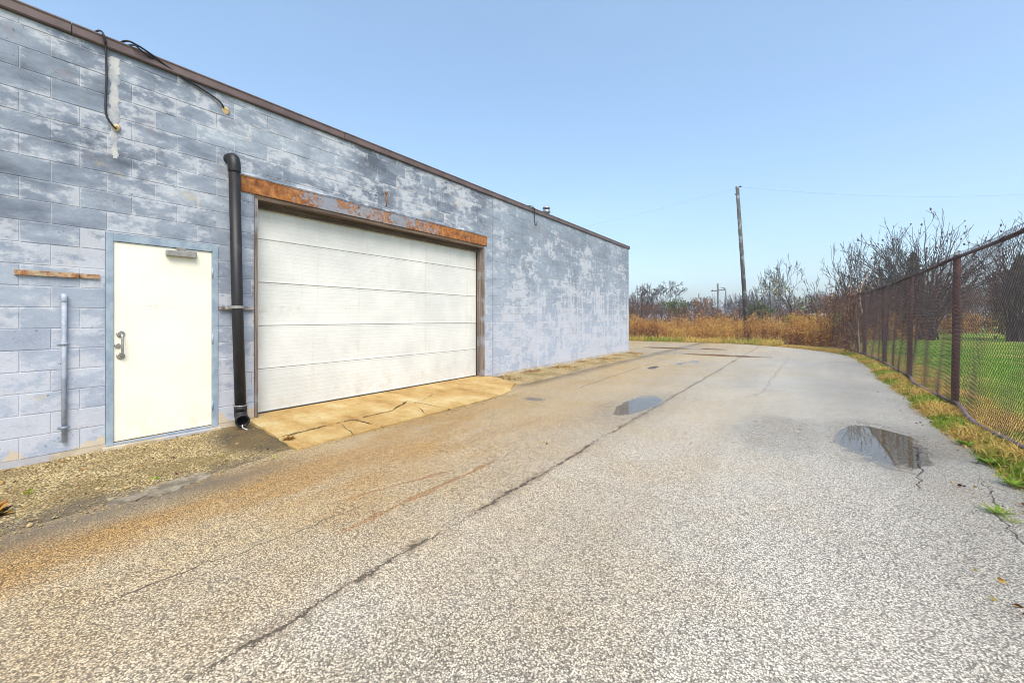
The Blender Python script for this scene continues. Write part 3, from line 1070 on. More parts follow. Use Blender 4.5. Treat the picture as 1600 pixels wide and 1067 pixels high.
JT = 0.008
blocks = []
ncourse = int((WTOP - BZ) / BH) + 1
for r in range(ncourse):
    z0 = BZ + r * BH
    z1 = min(z0 + BH, WTOP - 0.001)
    sh = ((r + 1) % 2) * BL / 2
    n0 = math.floor((WY0 - BY0 + sh) / BL)
    n1 = math.ceil((WY1 - BY0 + sh) / BL)
    for n in range(n0, n1):
        a = max(BY0 - sh + n * BL, WY0)
        b = min(BY0 - sh + (n + 1) * BL, WY1)
        # split by height against the holes, then by length
        parts = [(a, b, z0, z1)]
        for h0, h1, hz0, hz1 in holes:
            nxt = []
            for (pa, pb, pz0, pz1) in parts:
                if pb <= h0 or pa >= h1 or pz1 <= hz0 or pz0 >= hz1:
                    nxt.append((pa, pb, pz0, pz1))
                    continue
                if pa < h0:
                    nxt.append((pa, h0 + JT / 2, pz0, pz1))
                if pb > h1:
                    nxt.append((h1 - JT / 2, pb, pz0, pz1))
                ca, cb = max(pa, h0), min(pb, h1)
                if pz1 > hz1:
                    nxt.append((ca, cb, hz1, pz1))
                if pz0 < hz0:
                    nxt.append((ca, cb, pz0, hz0 + JT / 2))
            parts = nxt
        for (pa, pb, pz0, pz1) in parts:
            if pb - pa > 0.035 and pz1 - pz0 > 0.03:
                blocks.append((pa + JT / 2, pb - JT / 2, pz0 + JT / 2, pz1 - JT / 2))


def seen(b):
    y, z = (b[0] + b[1]) / 2, (b[2] + b[3]) / 2
    dep = CD * math.sin(TH) + y * math.cos(TH)
    px = 800 + 679 * (-CD * math.cos(TH) + y * math.sin(TH)) / max(dep, 0.1)
    py = 497 - 679 * (z - CH) / max(dep, 0.1)
    if dep < 0.5 or px < -15 or py < -25:
        return 0
    return (b[1] - b[0]) * (b[3] - b[2]) / dep ** 3


blocks.sort(key=seen, reverse=True)
rb = random.Random(3)
restV, restF, nv = [], [], 0
for i, (a, b, z0, z1) in enumerate(blocks):
    me, vs, fs = block_mesh(b - a, z1 - z0)
    dx = rb.uniform(-0.0018, 0.0018)
    if i < 300:
        o = obj('block', me, None, wall)
        o.location = (dx, (a + b) / 2, z0)
        o.rotation_euler = (rb.uniform(-0.002, 0.002), rb.uniform(-0.004, 0.004), rb.uniform(-0.003, 0.003))
    else:
        restV.append(vs + np.array([dx, (a + b) / 2, z0]))
        restF.append(fs + nv)
        nv += len(vs)
tag(obj('distant_blocks', np_mesh('distant_blocks', np.concatenate(restV), np.concatenate(restF)), MAT['block'], wall), kind='stuff')

# control joints: narrow dark slots of sealant
for px in (770,):
    yy = wallp(px, 400).y
    box('control_joint', (0.0005, yy - 0.007, BZ + 0.01), (0.0035, yy + 0.007, WTOP - 0.01), simple('joint_sealant', (0.17, 0.18, 0.21), None, 0.8), bld)
# a filled vertical chase high on the left
rb_chase = random.Random(5)
p0, p1 = wallp(171, 75), wallp(187, 75)
bm = bmesh.new()
prev = None
for i in range(41):
    zz = 3.10 + 1.06 * i / 40
    wob_ = 0.35 + 0.65 * min(1.0, i / 12)
    l_ = p0.y + rb_chase.uniform(-0.012, 0.012) + (1 - wob_) * 0.03
    r_ = p1.y + rb_chase.uniform(-0.012, 0.012) - (1 - wob_) * 0.03
    cur = [bm.verts.new((-0.002, l_, zz)), bm.verts.new((0.003, l_ + 0.012, zz)), bm.verts.new((0.003, r_ - 0.012, zz)), bm.verts.new((-0.002, r_, zz))]
    if prev:
        for q in range(3):
            bm.faces.new((prev[q], prev[q + 1], cur[q + 1], cur[q]))
    prev = cur
obj('filled_chase', bm_mesh('filled_chase', bm), simple('lime_filling', (0.46, 0.46, 0.45), (0.27, 0.29, 0.33), 0.9, 5, bump=0.006), bld)

# roof and fascia in lengths
box('roof', (WX, WY0, WTOP), (-0.03, WY1, WTOP + 0.06), MAT['roof'], bld)
yy = WY0
k = 0
while yy < WY1 + 0.05:
    y2 = min(yy + 3.05, WY1 + 0.06)
    bm = bmesh.new()
    prof = [(-0.10, 0.0), (0.030, 0.0), (0.038, 0.012), (0.032, 0.085), (0.040, 0.100), (0.036, 0.112), (-0.16, 0.118), (-0.16, 0.065), (-0.10, 0.065)]
    A = [bm.verts.new((x, 0.004, z)) for x, z in prof]
    B = [bm.verts.new((x, y2 - yy - 0.004, z)) for x, z in prof]
    for i in range(len(prof)):
        j = (i + 1) % len(prof)
        bm.faces.new((A[i], A[j], B[j], B[i]))
    bm.faces.new(A[::-1])
    bm.faces.new(B)
    o = obj('fascia', bm_mesh('fascia', bm), MAT['fascia'], bld)
    o.location = (0.0, yy, WTOP + 0.0015 + 0.002 * (k % 2))
    yy = y2
    k += 1
    if y2 >= WY1 + 0.05:
        break
o = box('end_fascia', (WX, WY1 + 0.001, WTOP + 0.0005), (-0.165, WY1 + 0.05, WTOP + 0.11), MAT['fascia'], bld)

# service door
fd = empty('door')
fd.parent = bld
fd.location = (0, D_Y0, 0)
DS = 0.085
fw = 0.062
bm = bmesh.new()
def rel(lo, hi, bv=0.0):
    box_bm(bm, (lo[0], lo[1] - D_Y0, lo[2]), (hi[0], hi[1] - D_Y0, hi[2]), bv)
rel((-0.14, D_Y0 + 0.002, DS), (0.012, D_Y0 + fw, D_TOP - 0.004), 0.003)
rel((-0.14, D_Y1 - fw, DS), (0.012, D_Y1 - 0.002, D_TOP - 0.004), 0.003)
rel((-0.14, D_Y0 + fw, D_TOP - 0.085), (0.0105, D_Y1 - fw, D_TOP - 0.005), 0.003)
rel((-0.14, D_Y0 + fw, DS), (0.010, D_Y1 - fw, DS + 0.022), 0.003)
obj('door_frame', bm_mesh('door_frame', bm), MAT['frame'], fd)
ly0, ly1 = D_Y0 + fw + 0.004, D_Y1 - fw - 0.004
box('leaf', (-0.050, ly0, DS + 0.034), (-0.006, ly1, D_TOP - 0.090), MAT['door'], fd, 0.002)
box('threshold_void', (-0.13, ly0 - 0.003, DS + 0.02), (-0.055, ly1 + 0.003, D_TOP - 0.087), MAT['seal'], fd)
p = wallp(190, 540, 0.03)
hy = p.y
ztop, zbot = wallp(190, 522).z, wallp(190, 556).z
pull = tube('pull_handle', bez([(-0.004, hy, ztop), (0.045, hy, ztop - 0.012), (0.056, hy, ztop - 0.05), (0.056, hy, zbot + 0.05), (0.045, hy, zbot + 0.012), (-0.004, hy, zbot)], 6), 0.0115, MAT['steel'], fd, 10)
for zz in (ztop, zbot):
    tube('handle_rose', [(-0.006, hy, zz), (0.004, hy, zz), (0.008, hy, zz)], [0.036, 0.036, 0.028], MAT['steel'], fd, 18)
p = wallp(187, 540)
tube('lock_cylinder', [(-0.006, hy - 0.025, p.z), (0.006, hy - 0.025, p.z), (0.010, hy - 0.025, p.z)], [0.026, 0.026, 0.02], MAT['steel'], fd, 14)
a, b = wallp(261, 394, 0.05), wallp(308, 397, 0.05)
box('door_closer', (-0.004, a.y, a.z - 0.035), (0.052, b.y, a.z + 0.028), MAT['alu'], fd, 0.008)
bm = bmesh.new()
box_bm(bm, (0.012, a.y + 0.12 - D_Y0, a.z + 0.028), (0.030, a.y + 0.30 - D_Y0, a.z + 0.040), 0.002)
box_bm(bm, (0.0125, a.y + 0.10 - D_Y0, a.z + 0.040), (0.028, a.y + 0.19 - D_Y0, a.z + 0.075), 0.004)
obj('closer_arm', bm_mesh('closer_arm', bm), MAT['alu'], fd)
for hz in (wallp(333, 427).z, wallp(333, 530).z, wallp(333, 633).z):
    tube('hinge', [(0.012, ly1 + 0.003, hz - 0.055), (0.012, ly1 + 0.003, hz + 0.055)], 0.0085, MAT['frame'], fd, 10)
box('door_sill', (-0.15, D_Y0 - 0.03, -0.15), (0.055, D_Y1 + 0.02, DS - 0.003), MAT['foundation'], bld, 0.008)

# garage door with its wooden lining, header and steel lintel
gd = empty('garage_door')
gd.parent = bld
gd.location = (-0.2, G_Y0, 0.12)
PH = 0.597
for i in range(5):
    z0 = 0.122 + i * PH
    bm = bmesh.new()
    L0, L1 = -0.18, G_Y1 - G_Y0 - 0.05
    # a panel with lips and a shallow stamped face
    prof = [(-0.05, 0.0), (-0.006, 0.0), (0.0, 0.007), (0.0, 0.022), (-0.002, 0.03)]
    ribs = 9
    for q in range(ribs):
        zc = 0.03 + (PH - 0.06) * (q + 0.5) / ribs
        prof += [(-0.002, zc - 0.009), (-0.0028, zc), (-0.002, zc + 0.009)]
    prof += [(-0.002, PH - 0.03), (0.0, PH - 0.022), (0.0, PH - 0.010), (-0.008, PH - 0.005), (-0.05, PH - 0.005)]
    A = [bm.verts.new((x, L0, z)) for x, z in prof]
    B = [bm.verts.new((x, L1, z)) for x, z in prof]
    for q in range(len(prof)):
        j = (q + 1) % len(prof)
        bm.faces.new((A[q], A[j], B[j], B[q]))
    bm.faces.new(A[::-1])
    bm.faces.new(B)
    o = obj('panel', bm_mesh('panel', bm), MAT['panel'], gd)
    o.location = (rb.uniform(-0.003, 0.001), 0, z0 - 0.12)
box('bottom_seal', (-0.245, G_Y0 + 0.03, 0.085), (-0.193, G_Y1 - 0.05, 0.121), MAT['seal'], gd)
box('side_seal', (-0.199, G_Y1 - 0.062, 0.1), (-0.180, G_Y1 - 0.046, 3.04), MAT['seal'], gd)
box('jamb', (-0.24, G_Y1 - 0.045, 0.09), (0.010, G_Y1 - 0.002, 2.99), MAT['wood'], bld, 0.004)
box('jamb', (-0.17, G_Y0 + 0.002, 0.09), (0.024, G_Y0 + 0.040, 2.99), MAT['wood'], bld, 0.004)
box('header', (-0.19, G_Y0 + 0.002, 2.992), (0.004, G_Y1 - 0.002, 3.048), MAT['wood_dark'], bld, 0.004)
box('header_trim', (-0.185, G_Y0 + 0.042, 2.915), (-0.135, G_Y1 - 0.047, 2.991), MAT['wood_dark'], bld, 0.004)
bm = bmesh.new()
prof = [(-0.19, 0.0), (0.014, 0.0), (0.016, 0.012), (0.011, 0.016), (0.011, 0.196), (0.016, 0.200), (0.014, 0.208), (-0.19, 0.208)]
A = [bm.verts.new((x, 0, z)) for x, z in prof]
B = [bm.verts.new((x, L_Y1 - L_Y0 - 0.006, z)) for x, z in prof]
for q in range(len(prof)):
    j = (q + 1) % len(prof)
    bm.faces.new((A[q], A[j], B[j], B[q]))
bm.faces.new(A[::-1])
bm.faces.new(B)
lin = obj('lintel', bm_mesh('lintel', bm), MAT['lintel'], bld)
lin.location = (0, L_Y0 + 0.003, 3.052)
# smeared cement bed over the lintel
n = 60
bm = bmesh.new()
prev = None
for i in range(n + 1):
    yy = L_Y0 - 0.02 + (L_Y1 - L_Y0 + 0.02) * i / n
    h = 0.035 + 0.022 * math.sin(i * 0.7) * math.sin(i * 0.23) + rb.uniform(-0.008, 0.008)
    cur = [bm.verts.new((0.0, yy, L_TOP - 0.004)), bm.verts.new((0.013, yy, L_TOP + 0.003)), bm.verts.new((0.009, yy, L_TOP + h * 0.7)), bm.verts.new((-0.004, yy, L_TOP + h))]
    if prev:
        for q in range(3):
            bm.faces.new((prev[q], cur[q], cur[q + 1], prev[q + 1]))
    prev = cur
obj('cement_bed', bm_mesh('cement_bed', bm, True), MAT['block'], bld)

# downpipe
ptop = wallp(366, 250, 0.13)
pmid = wallp(371, 480, 0.14)
pbot = wallp(376, 640, 0.19)
dp_root = empty('downpipe')
dp_root.parent = bld
dp_root.location = (0.13, ptop.y, 0)
PR = 0.063
tube('pipe', [(ptop.x, ptop.y, ptop.z - 0.1), (pmid.x, pmid.y, pmid.z), (pbot.x, pbot.y, pbot.z)], PR, MAT['abs'], dp_root, 24)
pe = bez([(-0.05, ptop.y, ptop.z + 0.03), (0.05, ptop.y, ptop.z + 0.03), (0.105, ptop.y, ptop.z + 0.008), (0.13, ptop.y, ptop.z - 0.06), (0.13, ptop.y, ptop.z - 0.15)], 6)
tube('elbow', pe, PR + 0.007, MAT['abs'], dp_root, 24)
pb = pbot
tube('coupling', [(pb.x - 0.003, pb.y, pb.z + 0.05), (pb.x, pb.y, pb.z - 0.01)], PR + 0.009, MAT['abs'], dp_root, 24)
tube('coupling_ring', [(pb.x - 0.003, pb.y, pb.z + 0.048), (pb.x - 0.003, pb.y, pb.z + 0.060)], PR + 0.012, MAT['alu'], dp_root, 24)
# open foot elbow: outer and inner wall
path = bez([(pb.x, pb.y, pb.z - 0.01), (pb.x + 0.003, pb.y, pb.z - 0.05), (pb.x + 0.05, pb.y - 0.012, pb.z - 0.10), (pb.x + 0.125, pb.y - 0.035, pb.z - 0.115)], 6)
bm = bmesh.new()
o0 = Vector(path[0])
tube_bm(bm, [p - o0 for p in path], PR + 0.008, 24, False)
tube_bm(bm, [p - o0 for p in path], PR - 0.002, 24, False)
d = (path[-1] - path[-2]).normalized()
e1, e2 = path[-1] - o0 - d * 0.02, path[-1] - o0 + d * 0.012
tube_bm(bm, [e1, e2], PR + 0.016, 24, False)
tube_bm(bm, [e1, e2], PR - 0.003, 24, False)
# rim annulus
bm.verts.ensure_lookup_table()
ro = bm.verts[-24 * 3:-24 * 2]
ri = bm.verts[-24:]
for j in range(24):
    bm.faces.new((ro[j], ro[(j + 1) % 24], ri[(j + 1) % 24], ri[j]))
o = obj('foot_elbow', bm_mesh('foot_elbow', bm, True), MAT['abs'], dp_root)
o.location = o0 - parent_origin(dp_root)
e = path[-1]
tube('hanging_cord', bez([(e.x, e.y, e.z - 0.05), (e.x + 0.03, e.y - 0.01, e.z - 0.075), (e.x + 0.035, e.y + 0.02, e.z - 0.10), (e.x + 0.06, e.y + 0.03, e.z - 0.105)], 5), 0.006, MAT['cord'], dp_root, 6)
ca, cb = wallp(342, 481, 0.03), wallp(396, 481, 0.03)
box('strut', (0.002, ca.y, ca.z - 0.02), (0.042, cb.y, ca.z + 0.02), MAT['zinc'], dp_root, 0.003)
ring = []
for t in range(0, 19):
    an = -math.pi / 2 + math.pi * t / 18
    ring.append((pmid.x + math.cos(an) * (PR + 0.006), pmid.y + math.sin(an) * (PR + 0.006), pmid.z))
ring = [(0.03, pmid.y - PR - 0.006, pmid.z)] + ring + [(0.03, pmid.y + PR + 0.006, pmid.z)]
bm = bmesh.new()
o0 = Vector(ring[0])
prev = None
for p in ring:
    p = Vector(p) - o0
    out = Vector((p.x + o0.x - pmid.x, p.y + o0.y - pmid.y, 0)).normalized() * 0.004
    cur = [bm.verts.new(p + Vector((0, 0, -0.017))), bm.verts.new(p + Vector((0, 0, 0.017))), bm.verts.new(p + out + Vector((0, 0, 0.017))), bm.verts.new(p + out + Vector((0, 0, -0.017)))]
    if prev:
        for q in range(4):
            bm.faces.new((prev[q], prev[(q + 1) % 4], cur[(q + 1) % 4], cur[q]))
    prev = cur
o = obj('pipe_clamp', bm_mesh('pipe_clamp', bm), MAT['alu'], dp_root)
o.location = o0 - parent_origin(dp_root)

# conduit stub, rusty bar, cables, fittings
cx = wallp(99, 560).y
zt, zb = wallp(99, 463).z, wallp(99, 690).z
co = empty('conduit')
co.parent = bld
co.location = (0.03, cx, zb)
tube('pipe', [(0.032, cx, zb), (0.032, cx, zt - 0.03)], 0.019, MAT['conduit'], co, 12)
tube('elbow', bez([(0.032, cx, zt - 0.05), (0.032, cx, zt - 0.015), (0.020, cx, zt + 0.002), (-0.02, cx, zt + 0.004)], 5), 0.024, MAT['conduit'], co, 12)
for zz in (wallp(99, 537).z, wallp(99, 667).z):
    tube('coupling', [(0.032, cx, zz - 0.012), (0.032, cx, zz + 0.012)], 0.026, MAT['conduit'], co, 12)
    box('strap', (0.0005, cx - 0.045, zz - 0.009), (0.008, cx + 0.045, zz + 0.009), MAT['conduit'], co)
a, b = wallp(22, 425), wallp(155, 430)
bm = bmesh.new()
z = a.z
mid_y = a.y + (b.y - a.y) * 0.74
box_bm(bm, (0, 0, -0.024), (0.022, mid_y - a.y - 0.004, 0.024), 0.002)
box_bm(bm, (0, mid_y - a.y + 0.004, -0.024), (0.019, b.y - a.y, 0.021), 0.002)
o = obj('mounting_bar', bm_mesh('mounting_bar', bm), MAT['rust_bar'], bld)
o.location = (0.001, a.y, z)
w = lambda x, y, o=0.02: wallp(x, y, o)
tube('cable', bez([(-0.6, w(150, 47).y - 0.1, WTOP + 0.09), (-0.1, w(150, 47).y, WTOP + 0.15), (0.05, w(158, 49).y, WTOP + 0.13), (0.055, w(163, 58).y, WTOP + 0.02),
                   w(165, 68, 0.03), w(166.5, 120), w(165, 165), w(167, 182), w(176, 196, 0.03), w(182, 202, 0.03)], 8), 0.0095, MAT['cable'], bld, 8)
tube('cable_inlet', [w(182, 199, -0.01), w(182, 201, 0.035)], [0.034, 0.026], MAT['putty'], bld, 12)
tube('cable', bez([(-0.3, w(185, 62).y, WTOP + 0.14), (0.02, w(195, 64).y, WTOP + 0.145), w(214, 71, 0.06), w(240, 88, 0.05), w(262, 105, 0.03), w(300, 130), w(330, 149), w(345, 161, 0.03), w(351, 172, 0.0)], 8), 0.0105, MAT['cable'], bld, 8)
tube('cable', bez([(-0.2, w(188, 63).y, WTOP + 0.13), (0.05, w(205, 66).y, WTOP + 0.12), w(218, 77, 0.07), w(228, 85, 0.055), w(240, 92, 0.04)], 8), 0.008, MAT['cable'], bld, 8)
tube('cable_inlet', [w(352, 174, -0.01), w(352, 174, 0.012)], [0.05, 0.035], MAT['putty'], bld, 12)
tube('cable', bez([(-0.2, w(832, 325).y - 0.2, WTOP + 0.13), (0.02, w(832, 325).y - 0.1, WTOP + 0.14), (0.05, w(834, 330).y, WTOP + 0.08), w(835, 338, 0.03), w(836, 350, 0.03), w(838, 352, 0.04), w(839.5, 346, 0.04)], 8), 0.0095, MAT['cable'], bld, 6)
pin = wallp(603, 302)
tube('wall_pin', [(0.012, pin.y, pin.z), (0.012, pin.y, pin.z - 0.22)], 0.010, MAT['rust_iron'], bld, 8)
tube('wall_pin_head', [(-0.01, pin.y, pin.z), (0.03, pin.y, pin.z)], 0.022, MAT['rust_iron'], bld, 10)
# roof vent
vy = 13.2
rv = empty('roof_vent', (-1.5, vy, WTOP))
rv.parent = bld
gal = simple('galvanised', (0.40, 0.42, 0.45), (0.28, 0.30, 0.33), 0.4, 8, metal=0.6)
tube('flue', [(-1.5, vy, WTOP), (-1.5, vy, 5.08)], 0.085, gal, rv, 18)
tube('collar', [(-1.5, vy, 5.06), (-1.5, vy, 5.09), (-1.5, vy, 5.17), (-1.5, vy, 5.19)], [0.10, 0.135, 0.135, 0.10], gal, rv, 18)
tube('cap', [(-1.5, vy, 5.23), (-1.5, vy, 5.245), (-1.5, vy, 5.30), (-1.5, vy, 5.32)], [0.13, 0.14, 0.10, 0.02], gal, rv, 18)
for t in (0.3, 2.4, 4.5):
    tube('cap_strut', [(-1.5 + 0.09 * math.cos(t), vy + 0.09 * math.sin(t), 5.16), (-1.5 + 0.09 * math.cos(t), vy + 0.09 * math.sin(t), 5.26)], 0.01, gal, rv, 6)

# ------------------------------------------------------------------ chain-link fence
FZ = 0.03
posts = [(7.93, 2.0), (7.93, 5.75), (7.93, 9.50), (7.94, 13.25), (7.92, 16.9), (7.76, 20.5), (7.48, 24.0), (7.12, 27.5)]
FH = 2.34
fence = tag(empty('chain_link_fence', (7.93, 2.0, 0)), 'rusty maroon chain-link fence with bent bottom rail beside the lawn', 'fence')
fo = Vector(fence.location)
post_me = None
for (px_, py_) in posts:
    if post_me is None:
        bm = bmesh.new()
        tube_bm(bm, [(0, 0, -0.15), (0, 0, FH), (0, 0, FH + 0.025), (0, 0, FH + 0.04)], [0.048, 0.048, 0.04, 0.012], 16)
        post_me = bm_mesh('post', bm, True)
        post_me.materials.append(MAT['fence'])
    o = obj('post', post_me, None, fence)
    o.location = Vector((px_, py_, FZ)) - fo
    o.rotation_euler = (rb.uniform(-0.012, 0.012), rb.uniform(-0.012, 0.012), rb.uniform(0, 3))

segs_a, segs_b = [], []
def wire_panel(p, q, seed):
    p, q = np.array(p), np.array(q)
    L = np.linalg.norm(q - p)
    t = (q - p) / L
    nrm = np.array([-t[1], t[0]])            # towards the road
    if nrm[0] > 0:
        nrm = -nrm
    wv = 0.0305
    nw = int(L / wv)
    wv = L / nw
    st = 0.031
    zs = np.arange(0.02, FH + 0.055, st)
    r = np.random.default_rng(seed)
    V = []
    ph = r.uniform(0, 6, 6)
    for i in range(nw):
        kk = np.arange(len(zs))
        u = (i + ((kk + i) % 2)) * wv
        hang = 0.5 * (1 - np.cos(2 * np.pi * u / L))
        bulge = 0.022 * np.sin(u * 1.9 + ph[0]) * np.sin(zs * 2.2 + ph[1]) + 0.012 * np.sin(u * 5.3 + zs * 3 + ph[2])
        sag = -0.02 * hang * (zs / FH)
        side = 0.0022 * (1 - 2 * (kk % 2))
        base = p[None, :] + t[None, :] * u[:, None] + nrm[None, :] * (0.055 + bulge * np.minimum(hang * 3, 1) + side)[:, None]
        V.append(np.stack([base[:, 0], base[:, 1], zs + sag + FZ], 1))
    V = np.array(V)                           # wires x points x 3
    a, b = V[:, :-1].reshape(-1, 3), V[:, 1:].reshape(-1, 3)
    return a, b


def seg_mesh(name, a, b, ra, rb_, sides=3, tint=None):
    """independent tapered prisms from a to b"""
    a, b = np.asarray(a, float), np.asarray(b, float)
    n = len(a)
    d = b - a
    d /= np.maximum(np.linalg.norm(d, axis=1), 1e-9)[:, None]
    ref = np.where(np.abs(d[:, 2:3]) < 0.9, np.array([[0, 0, 1.0]]), np.array([[1.0, 0, 0]]))
    u = np.cross(d, ref)
    u /= np.linalg.norm(u, axis=1)[:, None]
    w_ = np.cross(d, u)
    ra = np.broadcast_to(ra, (n,))
    rb_ = np.broadcast_to(rb_, (n,))
    ring = []
    for src, rr in ((a, ra), (b, rb_)):
        for j in range(sides):
            t = 2 * math.pi * j / sides
            ring.append(src + (u * math.cos(t) + w_ * math.sin(t)) * rr[:, None])
    V = np.stack(ring, 1).reshape(-1, 3)
    base = (np.arange(n) * sides * 2)[:, None]
    F = np.concatenate([np.stack([base[:, 0] + j, base[:, 0] + (j + 1) % sides, base[:, 0] + sides + (j + 1) % sides, base[:, 0] + sides + j], 1) for j in range(sides)])
    tv = None if tint is None else np.repeat(tint, sides * 2)
    return np_mesh(name, V, F, tv)


for i in range(len(posts) - 1):
    p, q = posts[i], posts[i + 1]
    a, b = wire_panel(p, q, i)
    me = seg_mesh('chain_link', a - np.array(fo), b - np.array(fo), 0.0023, 0.0023, 3)
    obj('chain_link', me, MAT['wire'], fence)
    zt = FZ + FH - 0.03
    tube('top_rail', [(p[0] - 0.03, p[1] + 0.01, zt), ((p[0] + q[0]) / 2 - 0.03, (p[1] + q[1]) / 2, zt - 0.012), (q[0] - 0.03, q[1] - 0.01, zt)], 0.024, MAT['fence'], fence, 10)
    # bottom rail, knocked about
    m1, m2 = rb.uniform(-0.05, 0.06), rb.uniform(-0.04, 0.05)
    if i == 1:
        m1, m2 = -0.09, -0.02
    if i == 2:
        m1, m2 = -0.10, 0.02
    z0 = 0.115
    pts = [(p[0] - 0.03, p[1], z0), (p[0] * 0.7 + q[0] * 0.3 - 0.06 + m2 * 0.8, p[1] * 0.7 + q[1] * 0.3, z0 + m1 * 0.5 + 0.02), (p[0] * 0.4 + q[0] * 0.6 - 0.05 + m1 * 0.9, p[1] * 0.4 + q[1] * 0.6, z0 + m2 - 0.01),
           (p[0] * 0.12 + q[0] * 0.88 - 0.045, p[1] * 0.12 + q[1] * 0.88, z0 + 0.03), (q[0] - 0.03, q[1], z0)]
    tube('bottom_rail', bez(pts, 6), 0.023, MAT['rail_grey'], fence, 10)

# ------------------------------------------------------------------ plants
def grow(r, base, d, L, rad, depth, spread=0.5, ratio=0.74, kids=(2, 3), wob=0.16, up=0.08, segs=4, out=None, tips=None, minr=0.003, thin=0.72):
    """recursive branching; returns list of (p0,p1,r0,r1,level)"""
    if out is None:
        out, tips = [], []
    p = np.array(base, float)
    d = np.array(d, float)
    d /= np.linalg.norm(d)
    n = segs
    r0 = rad
    for i in range(n):
        d2 = d + r.normal(0, wob, 3) + np.array([0, 0, up])
        d2 /= np.linalg.norm(d2)
        q = p + d2 * L / n
        r1 = max(rad * (1 - (1 - thin) * (i + 1) / n), minr)
        out.append((p, q, r0, r1, depth))
        if depth > 0 and i >= n // 2 and r.random() < 0.45:
            side = perp(r, d2, spread * 1.25)
            grow(r, q, side, L * ratio * r.uniform(0.55, 0.85), r1 * 0.6, depth - 1, spread, ratio, kids, wob, up, max(2, segs - 1), out, tips, minr, thin)
        p, d, r0 = q, d2, r1
    if depth > 0:
        for _ in range(r.integers(kids[0], kids[1] + 1)):
            nd = perp(r, d, spread * r.uniform(0.6, 1.25))
            grow(r, p, nd, L * ratio * r.uniform(0.75, 1.15), r0 * r.uniform(0.62, 0.82), depth - 1, spread, ratio, kids, wob, up, max(2, segs - 1), out, tips, minr, thin)
    else:
        tips.append((p, d))
    return out, tips


def perp(r, d, ang):
    v = r.normal(0, 1, 3)
    v -= d * v.dot(d)
    v /= np.linalg.norm(v)
    return d * math.cos(ang) + v * math.sin(ang)


def fit(segs, tips, base, height=None, width=None):
    """scale a grown plant to the height and spread wanted"""
    pts = np.array([s[1] for s in segs])
    sz = height / max(np.percentile(pts[:, 2], 99.3), 0.01) if height else 1
    sx = 1.0
    if width:
        rr = np.percentile(np.hypot(pts[:, 0], pts[:, 1]), 98)
        sx = width / 2 / max(rr, 0.01)
    sc = np.array([sx, sx, sz])
    return [(a * sc, b * sc, ra, rb2, lv) for a, b, ra, rb2, lv in segs], [(p * sc, d) for p, d in tips]


def branch_mesh(name, segs, r, sides=4):
    if not segs:
        return None
    a = np.array([s[0] for s in segs]); b = np.array([s[1] for s in segs])
    ra = np.array([s[2] for s in segs]); rb2 = np.array([s[3] for s in segs])
    return seg_mesh(name, a, b, ra, rb2, sides, r.uniform(0, 1, len(a)))


def leaf_cards(centres, size, r, tint=(0, 1), flat=0.0, aspect=0.55):
    """small pointed leaves (quads) around the centres"""
    n = len(centres)
    c = np.asarray(centres)
    u = r.normal(0, 1, (n, 3)); u[:, 2] *= (1 - flat); u /= np.linalg.norm(u, axis=1)[:, None]
    v = r.normal(0, 1, (n, 3)); v -= u * (u * v).sum(1)[:, None]; v /= np.linalg.norm(v, axis=1)[:, None]
    s = (np.broadcast_to(size, (n,)) * r.uniform(0.6, 1.3, n))[:, None]
    V = np.stack([c, c + u * s * 0.5 + v * s * aspect * 0.5, c + u * s, c + u * s * 0.5 - v * s * aspect * 0.5], 1).reshape(-1, 3)
    F = np.arange(n * 4).reshape(n, 4)
    t = np.repeat(r.uniform(tint[0], tint[1], n), 4)
    return V, F, t


